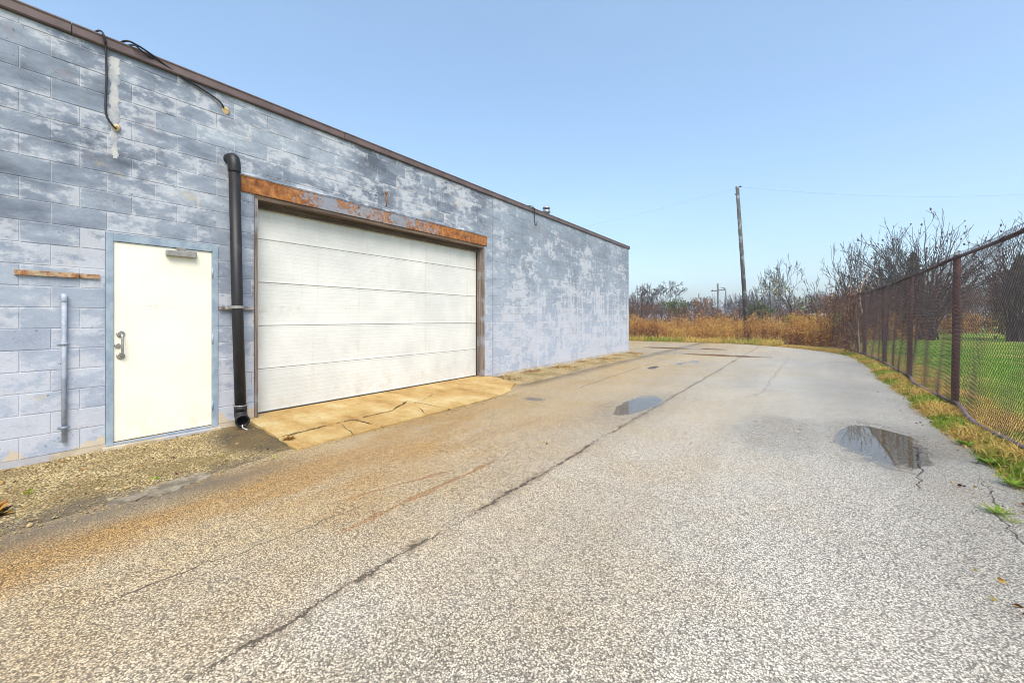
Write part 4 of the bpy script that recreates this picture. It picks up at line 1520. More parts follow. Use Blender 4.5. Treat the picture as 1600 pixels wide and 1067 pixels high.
def tree(name, label, cat, base, height, width, seed, depth=5, spread=0.5, ratio=0.76, rad=0.09, bark='bark', kids=(2, 3), trunk_frac=0.28, wob=0.14, up=0.05,
         leaves=None, lsize=0.08, lmat='pale_leaf', nleaf=0, minr=0.004, stems=1, group=None, tint=(0, 1), heads=False, lean=(0, 0), low=0.0, fan=0.28):
    r = np.random.default_rng(seed)
    root = tag(empty(name, base), label, cat, group)
    segs, tips = [], []
    for s in range(stems):
        d = np.array([lean[0] + (r.normal(0, fan) if stems > 1 else 0), lean[1] + (r.normal(0, fan) if stems > 1 else 0), 1.0])
        b0 = np.array([r.normal(0, 0.12), r.normal(0, 0.12), 0]) if stems > 1 else np.zeros(3)
        grow(r, b0, d, height * trunk_frac * r.uniform(0.8, 1.15), rad * r.uniform(0.75, 1.1), depth, spread, ratio, kids, wob, up, 5, segs, tips, minr)
    segs, tips = fit(segs, tips, base, height, width)
    big_ = [s for s in segs if s[4] >= depth - 1]
    fine_ = [s for s in segs if s[4] < depth - 1]
    obj('trunk', branch_mesh('trunk', big_, r, 6), MAT[bark], root)
    crown = obj('crown', branch_mesh('crown', fine_, r, 3), MAT[bark], root)
    if nleaf:
        fs = [s for s in fine_ if s[4] <= 2] or fine_
        pick = r.integers(0, len(fs), nleaf)
        t = r.uniform(0, 1, nleaf)[:, None]
        A = np.array([fs[i][0] for i in pick]); B = np.array([fs[i][1] for i in pick])
        cpt = A * (1 - t) + B * t + r.normal(0, 0.04, (nleaf, 3))
        if low:
            keep = cpt[:, 2] < height * low * r.uniform(0.6, 1.15, nleaf)
            cpt = cpt[keep]
        V, F, tt = leaf_cards(cpt, lsize, r, tint)
        obj('leaves', np_mesh('leaves', V, F, tt), MAT[lmat], crown)
    if heads:
        V, F, nv = [], [], 0
        ico = bmesh.new()
        bmesh.ops.create_icosphere(ico, subdivisions=1, radius=1)
        iv = np.array([v.co[:] for v in ico.verts]); jf = np.array([[v.index for v in f.verts] for f in ico.faces])
        ico.free()
        hi = sorted(tips, key=lambda q: -q[0][2])
        for (p, d) in hi[:int(len(hi) * 0.45)]:
            if r.random() < 0.2:
                s = r.uniform(0.045, 0.085)
                vv = iv * np.array([s * 0.7, s * 0.7, s * 1.5]) * r.uniform(0.8, 1.2, iv.shape) + p + np.array([0, 0, s * 0.6])
                V.append(vv); F.append(jf + nv); nv += len(vv)
        if V:
            tag(obj('seed_heads', np_mesh('seed_heads', np.concatenate(V), np.concatenate(F)), MAT['sumac'], crown), kind='stuff')
    return root


# --- goldenrod field behind the road (one mass)
def weed_field():
    r = np.random.default_rng(11)
    A, B, RA, RB, T = [], [], [], [], []
    LC, LS, LT = [], [], []
    n = 0
    pts = []
    for (x0, x1, y0, y1, cnt, hmin, hmax) in ((-16, 6.6, 27.5, 29.5, 900, 0.75, 1.25), (-18, 7.6, 28.5, 33, 1200, 1.05, 1.55), (-24, 12, 33, 46, 1500, 1.1, 1.7), (-35, 16, 46, 75, 1500, 1.1, 1.8)):
        for _ in range(cnt):
            x, y = r.uniform(x0, x1), r.uniform(y0, y1)
            if y < 30 and x > 2 and y < 27.6 + (x - 2) * 0.1:
                continue
            h = r.uniform(hmin, hmax) * (0.86 + 0.20 * math.sin(x * 0.9 + y * 0.4) + 0.12 * math.sin(x * 2.3)) * (1.28 if r.random() < 0.07 else 1.0)
            pts.append((x, y, h))
    for x, y in zip(r.uniform(5.2, 7.4, 260), r.uniform(25.8, 31, 260)):
        if x > road_xmax(min(y, 26.5)) + 0.5:
            pts.append((x, y, r.uniform(0.8, 1.7)))
    for x, y, h in pts:
        near = y < 34
        z0 = 0.0
        lean = r.normal(0, 0.12, 2)
        base = np.array([x, y, z0])
        patch = 0.45 + 0.45 * math.sin(x * 0.75 + 1.0) * math.cos(y * 0.9) + 0.25 * math.sin(x * 2.1 + y) + r.normal(0, 0.3)
        tone = float(np.clip(0.17 + 0.42 * patch - 0.10 * np.clip((-2.0 - x) / 6, 0, 1), 0.02, 0.78))
        mid_ = base + np.array([lean[0] * 0.4, lean[1] * 0.4, 0.55]) * h
        top = base + np.array([lean[0], lean[1], 1.0]) * h
        sc = 1.0 if near else 1.7
        for a, b, ra, rb2 in ((base, mid_, 0.006, 0.005), (mid_, top, 0.005, 0.003)):
            A.append(a); B.append(b); RA.append(ra * sc); RB.append(rb2 * sc); T.append(tone * 0.75)
        nb = 6 if near else 3
        for _ in range(nb):                       # side sprigs of the seed head
            t = r.uniform(0.5, 1.0)
            s0 = base + (top - base) * t
            e = s0 + np.array([r.normal(0, 0.11), r.normal(0, 0.11), r.uniform(0.05, 0.2)])
            A.append(s0); B.append(e); RA.append(0.004 * sc); RB.append(0.002 * sc); T.append(tone)
            m_ = 5 if near else 3
            for q in range(m_):
                LC.append(s0 + (e - s0) * r.uniform(0.2, 1.1) + r.normal(0, 0.012, 3)); LS.append((0.055 if near else 0.11)); LT.append(np.clip(tone + r.normal(0.12, 0.13), 0, 0.8))
        for _ in range(9 if near else 3):         # withered stem leaves
            t = r.uniform(0.08, 0.7)
            LC.append(base + (top - base) * t); LS.append(0.10 if near else 0.15); LT.append(np.clip(tone + r.normal(-0.05, 0.15), 0, 0.8))
    me1 = seg_mesh('stems', np.array(A), np.array(B), np.array(RA), np.array(RB), 3, np.array(T))
    V, F, _t = leaf_cards(np.array(LC), np.array(LS), r)
    me2 = np_mesh('weed_leaves', V, F, np.repeat(np.array(LT), 4))
    o = tag(obj('weeds', me1, MAT['weeds']), 'tall brown and ochre dried weeds filling the field', 'weeds', kind='stuff')
    obj('weed_leaves', me2, MAT['weeds'], o)
    # low green and yellow grass at the foot of the weeds
    return o


weeds = weed_field()


def blades(name, pts, h, wdt, lean, tint, mat, r, kind='stuff'):
    n = len(pts)
    P = np.asarray(pts)
    a = r.uniform(0, 2 * math.pi, n)
    dirv = np.stack([np.cos(a), np.sin(a), np.zeros(n)], 1)
    sid = np.stack([-np.sin(a), np.cos(a), np.zeros(n)], 1) * (np.broadcast_to(wdt, (n,)) / 2)[:, None]
    hh = np.broadcast_to(h, (n,))
    ln = np.broadcast_to(lean, (n,)) * r.uniform(0.4, 1.3, n)
    m1 = P + dirv * (hh * ln * 0.35)[:, None] + np.stack([np.zeros(n), np.zeros(n), hh * 0.6], 1)
    tp = P + dirv * (hh * ln)[:, None] + np.stack([np.zeros(n), np.zeros(n), hh * (1 - 0.25 * np.minimum(ln, 2))], 1)
    V = np.stack([P - sid, P + sid, m1 + sid * 0.8, m1 - sid * 0.8, tp], 1).reshape(-1, 3)
    b = np.arange(n) * 5
    F = np.concatenate([np.stack([b, b + 1, b + 2], 1), np.stack([b, b + 2, b + 3], 1), np.stack([b + 3, b + 2, b + 4], 1)])
    me = np_mesh(name, V, F, np.repeat(tint, 5))
    return me


def along_outline(r, n, i0, i1, d0, d1, bias=1.0):
    i = r.uniform(i0, i1, n)
    k = i.astype(int)
    d = d0 + (d1 - d0) * r.uniform(0, 1, n) ** bias
    p = outl[k] + (outl[np.minimum(k + 1, len(outl) - 1)] - outl[k]) * (i - k)[:, None] + nor[k] * d[:, None]
    return np.stack([p[:, 0], p[:, 1], verge_h(d) - 0.01], 1), d


def patch_noise(p, s=1.0, ph=0.0):
    x, y = p[:, 0] * s + ph, p[:, 1] * s - ph
    return 0.5 + 0.28 * np.sin(x * 2.1 + np.sin(y * 1.7)) + 0.22 * np.sin(y * 3.3 + x * 1.1 + 2) + 0.15 * np.sin(x * 6.1 - y * 4.7)


r = np.random.default_rng(21)
NO = int((20.0 + 8) / 0.2)
# dry verge between road and fence (nearest metres thickest)
P1, d1 = along_outline(r, 42000, int((3.0 + 8) / 0.2), int((15.0 + 8) / 0.2), -0.10, 1.0, 0.8)
P2, d2 = along_outline(r, 26000, int((15.0 + 8) / 0.2), len(outl) - 50, -0.05, 1.3, 0.9)
P = np.concatenate([P1, P2])
dd = np.concatenate([d1, d2])
green = patch_noise(P, 0.9, 3.0)
gk = (green + r.normal(0, 0.10, len(P))) > 0.68
backs = (P[:, 1] > 25.5) & (P[:, 0] < 5)
gk |= backs & (r.random(len(P)) < 0.65)
tint = np.where(gk, r.uniform(0.72, 1.0, len(P)), r.uniform(0.0, 0.66, len(P)))
tint = np.where(backs & gk, np.clip(0.45 + 0.55 * patch_noise(P, 0.7, 5.0) + r.normal(0, 0.1, len(P)), 0.2, 0.92), tint)
hh = np.where(gk, r.uniform(0.05, 0.11, len(P)), r.uniform(0.05, 0.19, len(P))) * np.where(backs, r.uniform(1.0, 4.0, len(P)), 1.0) * np.where(backs, 1.0, np.interp(dd, [-0.1, 0.0, 0.12, 0.30, 0.42, 0.6, 1.0], [0.3, 0.5, 0.9, 0.85, 0.5, 0.42, 0.42]))
me = blades('verge_grass', P, hh, np.where(backs, 0.02, r.uniform(0.006, 0.013, len(P))), np.where(gk, 0.8, 1.5), tint, MAT['verge'], r)
tag(obj('verge_grass', me, MAT['verge']), 'dry yellow grass verge with green tufts along the road', 'grass', kind='stuff')

# rough growth and dead stalks along the wall foot beyond the apron
n = 5200
P = np.stack([np.abs(r.normal(0, 0.28, n)) + 0.03, r.uniform(7.95, 17.1, n), np.full(n, 0.03)], 1)
P = P[patch_noise(P, 1.3, 2.0) + r.normal(0, 0.12, len(P)) > 0.52]
me = blades('wall_foot_grass', P, r.uniform(0.02, 0.07, len(P)), 0.012, 1.3, np.where(r.random(len(P)) < 0.15, 0.85, r.uniform(0, 0.35, len(P))), MAT['weeds'], r)
tag(obj('wall_foot_grass', me, MAT['weeds']), 'sparse brown dead grass along the foot of the far wall', 'grass', kind='stuff')
# mown lawn beyond the fence
n = 70000
P = np.stack([7.6 + 16 * r.uniform(0, 1, n) ** 1.6, r.uniform(3.5, 34, n), np.zeros(n)], 1)
P = P[(P[:, 1] < 34 + (P[:, 0] - 8) * 0.5)]
P[:, 2] = verge_h(P[:, 0] - 7.47) - 0.008
gk = patch_noise(P, 0.55, 1.0) + r.normal(0, 0.12, len(P)) + np.clip((P[:, 0] - 7.8) * 0.22, 0, 0.42)
tint = np.clip(0.25 + (gk - 0.35) * 0.75, 0, 1)
me = blades('lawn_grass', P, r.uniform(0.03, 0.085, len(P)), 0.009 + 0.0006 * P[:, 1], 0.8, tint, MAT['lawn'], r)
tag(obj('lawn_grass', me, MAT['lawn']), 'short green lawn grass behind the chain-link fence', 'grass', kind='stuff')

# --- thicket beyond the lawn, one tangled brown mass
def thicket(name, label, spots, seed, hgt, mat, leafn, depth=3, lmat=None, lsize=0.12, tint=(0, 1), minr=0.010):
    r = np.random.default_rng(seed)
    segs, leaf = [], []
    for (x, y, h) in spots:
        sg, tp = [], []
        for s in range(3):
            grow(r, np.array([r.normal(0, 0.3), r.normal(0, 0.3), 0]), np.array([r.normal(0, 0.3), r.normal(0, 0.3), 1]), 1.0, 0.03, depth, 0.55, 0.78, (2, 3), 0.2, 0.12, 3, sg, tp, minr)
        sg, tp = fit(sg, tp, None, h, h * 0.85)
        off = np.array([x, y, 0])
        segs += [(a + off, b + off, ra, rb2, lv) for a, b, ra, rb2, lv in sg]
        for q in range(leafn):
            s = sg[r.integers(0, len(sg))]
            leaf.append((s[0] + (s[1] - s[0]) * r.random()) + off + r.normal(0, 0.1, 3))
    a = np.array([s[0] for s in segs]); b = np.array([s[1] for s in segs])
    me = seg_mesh(name, a, b, np.array([s[2] for s in segs]), np.array([s[3] for s in segs]), 3, r.uniform(0, 0.8, len(a)))
    o = tag(obj(name, me, MAT[mat]), label, 'thicket', kind='stuff')
    if leaf:
        V, F, tt = leaf_cards(np.array(leaf), lsize, r, tint)
        obj('thicket_leaves', np_mesh('thicket_leaves', V, F, tt), MAT[lmat or mat], o)
    return o


rt = np.random.default_rng(5)
spots = []
for i in range(74):
    px = rt.uniform(1335, 1700)
    dep = np.interp(px, [1335, 1400, 1500, 1700], [25, 31, 39, 43]) + rt.uniform(-0.5, 5)
    p = deepp(px, dep)
    top = np.interp(px, [1335, 1400, 1450, 1520, 1600, 1700], [440, 436, 440, 442, 416, 412]) + rt.uniform(-6, 22)
    spots.append((p.x, p.y, (497 - top) * dep / 679 + CH))
thicket('thicket', 'tangled brown leafless thicket behind the lawn', spots, 8, 4, 'twigs', 190, lsize=0.18)
spots = []
for i in range(46):                               # low brush at its foot
    px = rt.uniform(1340, 1700)
    dep = np.interp(px, [1335, 1400, 1500, 1700], [24, 30, 37.5, 41]) + rt.uniform(-0.5, 1.5)
    p = deepp(px, dep)
    spots.append((p.x, p.y, rt.uniform(1.0, 2.2)))
thicket('brushwood', 'low dry brush at the foot of the thicket', spots, 9, 2, 'weeds', 260, 2, lsize=0.16, tint=(0.05, 0.75))

# far bare trees: one hazy line
spots = []
for i in range(90):
    px = rt.uniform(940, 1420)
    dep = rt.uniform(75, 130)
    p = deepp(px, dep)
    top = np.interp(px, [940, 1040, 1120, 1160, 1200, 1300, 1420], [462, 466, 470, 464, 462, 458, 452]) + rt.uniform(-8, 12)
    spots.append((p.x, p.y, (497 - top) * dep / 679 + CH))
thicket('treeline', 'far grey line of bare trees on the horizon', spots, 10, 7, 'bark', 60, 3, lmat='twigs', lsize=0.35, minr=0.03)
# nearer scrub between the weeds and the far trees
spots = []
for i in range(80):
    px = rt.uniform(930, 1330)
    dep = rt.uniform(46, 66)
    p = deepp(px, dep)
    top = np.interp(px, [930, 1000, 1060, 1110, 1180, 1240, 1330], [458, 468, 474, 480, 478, 474, 468]) + rt.uniform(-4, 12)
    spots.append((p.x, p.y, (497 - top) * dep / 679 + CH))
thicket('scrub', 'reddish brown scrub behind the dried weeds', spots, 12, 3, 'bark_brown', 110, 3, lmat='rust_leaf', lsize=0.20, minr=0.016)

# --- single trees and shrubs
def at(px, dep):
    v = deepp(px, dep)
    return (v.x, v.y, 0.0)


def hgt(py, dep):
    return (497 - py) * dep / 679 + CH


def sumac(label, base, h, w, seed, n=30, wig=0.10):
    """open umbrella crown: arching limbs that fork towards a dome, seed heads at some tips"""
    r = np.random.default_rng(seed)
    root = tag(empty('sumac_tree', base), label, 'tree')
    limbs, twigs, tips = [], [], []

    def shoot(p, d, L, rad, lev):
        p = np.array(p, float)
        d = np.array(d, float) / np.linalg.norm(d)
        for i in range(4):
            d = d + r.normal(0, wig, 3) + np.array([0, 0, 0.10])
            d /= np.linalg.norm(d)
            q = p + d * L / 4
            twigs.append((p, q, max(rad * (1 - 0.12 * i), 0.011), max(rad * (1 - 0.12 * (i + 1)), 0.010), lev))
            if lev > 0 and i in (1, 2) and r.random() < 0.75:
                shoot(q, perp(r, d, r.uniform(0.4, 0.75)), L * r.uniform(0.4, 0.65), rad * 0.7, lev - 1)
            p = q
        tips.append(p)

    for i in range(n):
        az = i * 2.399 + r.normal(0, 0.25)
        ph = math.radians(88) * math.sqrt((i + 0.5) / n)
        rr = r.uniform(0.72, 0.95)
        tgt = np.array([w / 2 * math.sin(ph) * math.cos(az) * rr, w / 2 * math.sin(ph) * math.sin(az) * rr, h * 0.42 + h * 0.50 * math.cos(ph) * rr])
        p0 = np.array([r.normal(0, 0.25), r.normal(0, 0.25), 0.0])
        p1 = np.array([tgt[0] * 0.22, tgt[1] * 0.22, h * 0.40])
        prev = p0
        for k in range(1, 9):
            t = k / 8
            q = (1 - t) ** 2 * p0 + 2 * t * (1 - t) * p1 + t * t * tgt + r.normal(0, 0.05, 3) * (t > 0)
            r0, r1 = 0.055 * (1 - 0.7 * (k - 1) / 8), 0.055 * (1 - 0.7 * k / 8)
            limbs.append((prev, q, r0, r1, 2))
            if k >= 4:
                d = (q - prev) / np.linalg.norm(q - prev)
                for _ in range(r.integers(1, 3)):
                    shoot(q, perp(r, d, r.uniform(0.35, 0.7)), h * r.uniform(0.10, 0.17), r1 * 0.7, 1)
            prev = q
        shoot(prev, tgt - p1, h * 0.10, 0.016, 0)
    obj('trunk', branch_mesh('trunk', limbs, r, 5), MAT['bark'], root)
    crown = obj('crown', branch_mesh('crown', twigs, r, 3), MAT['bark'], root)
    ico = bmesh.new()
    bmesh.ops.create_icosphere(ico, subdivisions=1, radius=1)
    iv = np.array([v.co[:] for v in ico.verts]); jf = np.array([[v.index for v in f.verts] for f in ico.faces])
    ico.free()
    V, F, nv = [], [], 0
    for p in tips:
        if p[2] > h * 0.66 and r.random() < 0.22:
            s = r.uniform(0.035, 0.065)
            V.append(iv * np.array([s * 0.9, s * 0.9, s * 1.3]) * r.uniform(0.7, 1.3, iv.shape) + p + np.array([0, 0, s * 0.5]))
            F.append(jf + nv); nv += len(iv)
    tag(obj('seed_heads', np_mesh('seed_heads', np.concatenate(V), np.concatenate(F)), MAT['sumac'], crown), kind='stuff')
    return root


sumac('large bare sumac with dark seed heads, its domed crown above the fence', at(1446, 27), hgt(330, 27), 8.8, 31, 50)
sumac('bare curly sumac rising over the fence top rail at the edge of view', at(1592, 25), hgt(336, 25), 5.6, 37, 30, 0.28)
tree('bare_tree', 'slender bare tree leaning over the vine-covered fence end', 'tree', at(1332, 25.5), hgt(386, 25.5), 4.6, 41, depth=5, spread=0.48, rad=0.06, trunk_frac=0.22, stems=5, wob=0.15, minr=0.008)
tree('bare_tree', 'low spreading bare tree left of the sumac, above the fence', 'tree', at(1384, 26.5), hgt(372, 26.5), 5.0, 43, depth=5, spread=0.6, rad=0.06, trunk_frac=0.22, stems=5, wob=0.17, minr=0.008)
tree('pale_leaved_tree', 'small tree with sparse pale leaves beyond the weeds', 'tree', at(1247, 36), hgt(408, 36), 6.2, 47, depth=5, spread=0.55, rad=0.09, trunk_frac=0.22, stems=2, wob=0.15, minr=0.011, lmat='pale_leaf', nleaf=1500, lsize=0.17, low=0.75)
tree('bare_tree', 'bare tree beside the far corner of the building, tallest there', 'tree', at(1040, 52), hgt(440, 52), 6.5, 51, depth=6, spread=0.42, rad=0.12, trunk_frac=0.24, wob=0.13, minr=0.016, lean=(-0.25, 0.1))
tree('bare_tree', 'dark bare tree directly against the far corner of the building', 'tree', at(996, 46), hgt(448, 46), 4.6, 53, depth=5, spread=0.45, rad=0.10, trunk_frac=0.24, stems=2, wob=0.15, minr=0.014)
for i, (px, dep, top, lab) in enumerate(((1190, 40, 424, 'tallest thin bare sapling right of the utility pole'), (1205, 41, 434, 'thin bare sapling between the tallest sapling and the pale-leaved tree'),
                                         (1218, 42, 440, 'thin bare sapling beside the pale-leaved tree'), (1178, 40, 446, 'shortest thin bare sapling beside the utility pole'))):
    tree('sapling', lab, 'tree', at(px, dep), hgt(top, dep), 1.3, 60 + i, depth=3, spread=0.28, ratio=0.7, rad=0.045, trunk_frac=0.4, wob=0.06, up=0.2, minr=0.010, group='thin bare saplings', bark='bark')


def bush(name, label, base, h, wd, seed, lmat, n=1500, lsize=0.12, stems=6, bark='bark_brown', cat='bush', tint=(0, 1), group=None):
    r = np.random.default_rng(seed)
    root = tag(empty(name, base), label, cat, group)
    segs, tips = [], []
    for s in range(stems):
        grow(r, np.array([r.normal(0, 0.15), r.normal(0, 0.15), 0]), np.array([r.normal(0, 0.4), r.normal(0, 0.4), 1]), h * 0.35, 0.03, 3, 0.5, 0.75, (2, 3), 0.18, 0.12, 3, segs, tips, 0.006)
    segs, tips = fit(segs, tips, None, h, wd)
    obj('stems', branch_mesh('stems', segs, r, 3), MAT[bark], root)
    fs = [s for s in segs if s[4] <= 2]
    pick = r.integers(0, len(fs), n)
    t = r.uniform(0, 1, n)[:, None]
    A = np.array([fs[i][0] for i in pick]); B = np.array([fs[i][1] for i in pick])
    V, F, tt = leaf_cards(A * (1 - t) + B * t + r.normal(0, 0.05, (n, 3)), lsize, r, tint)
    obj('leaves', np_mesh('leaves', V, F, tt), MAT[lmat], root)
    return root


bush('green_bush', 'rounded green bush behind the weeds near the building corner', at(1058, 50), hgt(466, 50), 3.2, 71, 'green_leaf', 1500, 0.22)
bush('green_bush', 'green bush just right of the utility pole foot', at(1188, 41), hgt(471, 41), 3.0, 72, 'green_leaf', 1300, 0.18)
bush('rust_bush', 'orange brown leafy bush left of the far double pole', at(1102, 55), hgt(462, 55), 4.0, 73, 'rust_leaf', 1100, 0.2)
bush('rust_bush', 'reddish bush beside the vine-covered fence end', at(1287, 36), hgt(457, 36), 3.4, 74, 'rust_leaf', 1500, 0.16)
bush('goldenrod', 'bright yellow goldenrod clump among the brown weeds', at(1240, 27.5), 1.72, 1.1, 75, 'yellow_leaf', 900, 0.09, cat='plant')
bush('goldenrod', 'smaller yellow goldenrod sprig right of the bright clump', at(1258, 27.8), 1.6, 0.6, 76, 'yellow_leaf', 300, 0.09, stems=4, cat='plant')
bush('brown_bush', 'dense dark brown bush where the weeds meet the fence end', at(1296, 26), 1.55, 2.4, 77, 'rust_leaf', 1700, 0.07, stems=10, tint=(0, 0.7))


def conifer(name, label, base, h, wd, seed, n=4200):
    r = np.random.default_rng(seed)
    root = tag(empty(name, base), label, 'tree')
    obj('trunk', seg_mesh('trunk', np.array([[0, 0, 0.0]]), np.array([[0, 0, h * 0.96]]), np.array([0.13]), np.array([0.02]), 6, np.array([0.3])), MAT['bark_brown'], root)
    t = r.uniform(0.02, 1, n) ** 0.75
    lump = 1 + 0.22 * np.sin(t * 40 + r.uniform(0, 6))
    rad = wd / 2 * np.clip(np.sqrt(np.maximum(1 - t, 0)) * np.minimum(1, t * 5 + 0.35), 0.03, 1) * lump * np.sqrt(r.uniform(0.25, 1, n))
    a = r.uniform(0, 6.3, n)
    rad *= 1 + 0.18 * np.sin(a * 5 + t * 14)
    c = np.stack([np.cos(a) * rad, np.sin(a) * rad, t * h], 1)
    V, F, tt = leaf_cards(c, 0.26, r, aspect=0.4)
    tt = np.repeat(np.clip(0.15 + 0.5 * (rad / (wd / 2)) + r.normal(0, 0.18, n), 0, 1), 4)
    obj('crown', np_mesh('crown', V, F, tt), MAT['conifer'], root)
    return root


conifer('conifer', 'small dark conifer top behind the fence below the large sumac', at(1428, 29), hgt(398, 29), 1.5, 81, 1800)
conifer('conifer', 'broad olive brown conifer behind the fence at the edge of view', at(1604, 27), hgt(402, 27), 4.0, 82, 5200)

# --- dead vine smothering the far bays of the fence
vine = tag(empty('vine', (7.45, 22.5, 0)), 'dead brown vine tangled over the far end of the fence', 'vine')
r = np.random.default_rng(91)
segs = []
def fence_pt(s):
    ys_ = [p[1] for p in posts]; xs_ = [p[0] for p in posts]
    return np.interp(s, ys_, xs_)
for i in range(150):
    s = 20.9 + 6.8 * r.random() ** 0.8
    p = np.array([fence_pt(s) - 0.1 + r.normal(0, 0.10), s, max(0.05, r.uniform(-0.6, 2.0))])
    d = np.array([r.normal(0, 0.12), r.normal(0, 0.8), r.uniform(0.0, 1.2)])
    for k in range(6):
        d = d + r.normal(0, 0.35, 3) * np.array([0.45, 1, 1]) + np.array([0, 0, -0.08 if p[2] > 2.4 else 0.05])
        d /= np.linalg.norm(d)
        q = p + d * r.uniform(0.12, 0.3)
        q[0] = np.clip(q[0], fence_pt(q[1]) - 0.40, fence_pt(q[1]) + 0.25)
        q[2] = np.clip(q[2], 0.03, 2.85)
        segs.append((p, q, 0.011, 0.008, 1))
        p = q
off = np.array([7.45, 22.5, 0])
segs = [(a - off, b - off, ra, rb2, lv) for a, b, ra, rb2, lv in segs]
obj('twigs', branch_mesh('twigs', segs, r, 3), MAT['bark_brown'], vine)
cs = []
for i in range(2600):
    s = segs[r.integers(0, len(segs))]
    cs.append(s[0] + (s[1] - s[0]) * r.random() + r.normal(0, 0.05, 3))
V, F, tt = leaf_cards(np.array(cs), 0.085, r, (0, 0.55))
obj('leaves', np_mesh('leaves', V, F, tt), MAT['rust_leaf'], vine)
# its bare stem crosses a post and hooks over the top
vs = bez([(7.66, 20.95, 0.02), (7.62, 21.05, 0.8), (7.60, 20.95, 1.3), (7.68, 20.45, 1.62), (7.66, 20.75, 1.95), (7.70, 21.2, 2.5), (7.9, 21.7, 3.0), (8.1, 22.1, 3.4)], 5)
tube('stem', vs, [0.034 - 0.024 * i / (len(vs) - 1) for i in range(len(vs))], simple('vine_bark', (0.16, 0.11, 0.085), (0.28, 0.21, 0.17), 0.9, 14), vine, 7)
bush('vine_shoot', 'yellow green leafy shoot on the far end of the fence', (7.25, 25.6, 0.9), 0.9, 0.5, 93, 'weed_green', 260, 0.08, stems=3, cat='vine')

# ------------------------------------------------------------------ poles, wires and far things
pole_b = at(1168, 30)
pt = deepp(1152, 30)
top = Vector((pt.x, pt.y, hgt(293, 30)))
up_ = tag(empty('utility_pole', pole_b), 'tall leaning weathered wooden utility pole rising from the weeds', 'pole')
tube('shaft', [(pole_b[0], pole_b[1], -0.3), tuple(Vector(pole_b).lerp(top, 0.5)), tuple(top)], [0.155, 0.135, 0.115], MAT['pole'], up_, 14)
tx = Vector((math.cos(TH), math.sin(TH), 0))
bm = bmesh.new()
box_bm(bm, (-0.10, -0.09, 0.0), (0.10, 0.09, 0.05), 0.01)
o = obj('cap', bm_mesh('cap', bm), MAT['pole'], up_)
o.location = top - Vector(pole_b)
o.rotation_euler = (0, 0.06, TH)
o = tube('insulator', [top + tx * 0.05 + Vector((0, 0, 0.03)), top + tx * 0.26 + Vector((0, 0, 0.06))], [0.04, 0.06], MAT['cable'], up_, 8)
tube('bracket', [top - tx * 0.02 + Vector((0, 0, -0.55)), top - tx * 0.17 + Vector((0, 0, -0.45))], 0.035, MAT['cable'], up_, 8)
lw = tag(obj('overhead_wire', None), 'thin overhead wire running left from the utility pole', 'wire')
def sag(p, q, s, n=24):
    p, q = Vector(p), Vector(q)
    return [p.lerp(q, i / n) - Vector((0, 0, s * 4 * (i / n) * (1 - i / n))) for i in range(n + 1)]
bpy.data.objects.remove(lw)
e = deepp(700, 46)
o = tube('overhead_wire', sag(top + Vector((0, 0, -0.02)), (e.x, e.y, hgt(392, 46)), 0.5), 0.003, MAT['cable'], None, 5)
tag(o, 'thin overhead wire running from the pole over the building roof', 'wire')
e = deepp(1900, 34)
o = tube('overhead_wire', sag(top + tx * 0.2 + Vector((0, 0, 0.03)), (e.x, e.y, hgt(270, 34)), 1.2), 0.0035, MAT['cable'], None, 5)
tag(o, 'thin overhead wire running from the pole towards the sumac side', 'wire')

far = at(1123, 100)
cp = tag(empty('utility_pole', far), 'small far utility pole with a crossarm on the horizon', 'pole')
tube('shaft', [far, (far[0] - 0.25 * math.cos(TH), far[1] - 0.25 * math.sin(TH), hgt(443, 100))], 0.20, MAT['pole'], cp, 8)
z = hgt(454, 100)
a = Vector(far) - tx * 1.7; b = Vector(far) + tx * 1.6
tube('crossarm', [(a.x, a.y, z - 0.15), (b.x, b.y, z + 0.25)], 0.13, MAT['pole'], cp, 6)
for s_, dz in ((-1.5, -0.1), (0.0, 0.1), (1.4, 0.25)):
    p = Vector(far) + tx * s_
    tube('insulator', [(p.x, p.y, z + dz), (p.x, p.y, z + dz + 0.4)], 0.08, MAT['cable'], cp, 6)
far2 = at(1134, 104)
lp = tag(empty('lamp_post', far2), 'small far post with a curved arm beside the crossarm pole', 'post')
fx = Vector(far2)
tube('shaft', [fx, fx + Vector((0, 0, hgt(455, 104)))], 0.14, MAT['pole'], lp, 8)
zz = hgt(455, 104)
tube('curved_arm', bez([fx + Vector((0, 0, zz - 0.1)), fx - tx * 0.4 + Vector((0, 0, zz + 0.7)), fx - tx * 1.3 + Vector((0, 0, zz + 0.9))], 5), 0.09, MAT['pole'], lp, 6)

# low dark roof with a pale ridge far beyond the weeds
q0, q1 = deepp(1103, 62), deepp(1146, 62)
c = (q0 + q1) / 2
sh = tag(empty('long_shed', (c.x, c.y, 0)), 'low dark shed roof just showing above the weeds left of the pole', 'shed')
sh.rotation_euler = (0, 0, TH)
Ls = (q1 - q0).length / 2
zr = hgt(489.5, 62)
bm = bmesh.new(); box_bm(bm, (-Ls, 0.3, -0.1), (Ls, 3.5, zr - 0.35))
obj('wall', bm_mesh('wall', bm), simple('shed_wall', (0.10, 0.075, 0.06), None, 0.8), sh)
bm = bmesh.new()
vs = [bm.verts.new(v) for v in ((-Ls - .2, 0, zr - 0.40), (Ls + .2, 0, zr - 0.40), (Ls + .2, 1.9, zr), (-Ls - .2, 1.9, zr), (-Ls - .2, 3.8, zr - 0.4), (Ls + .2, 3.8, zr - 0.4), (-Ls - .2, 0, zr - 0.5), (Ls + .2, 0, zr - 0.5), (-Ls - .2, 3.8, zr - 0.5), (Ls + .2, 3.8, zr - 0.5))]
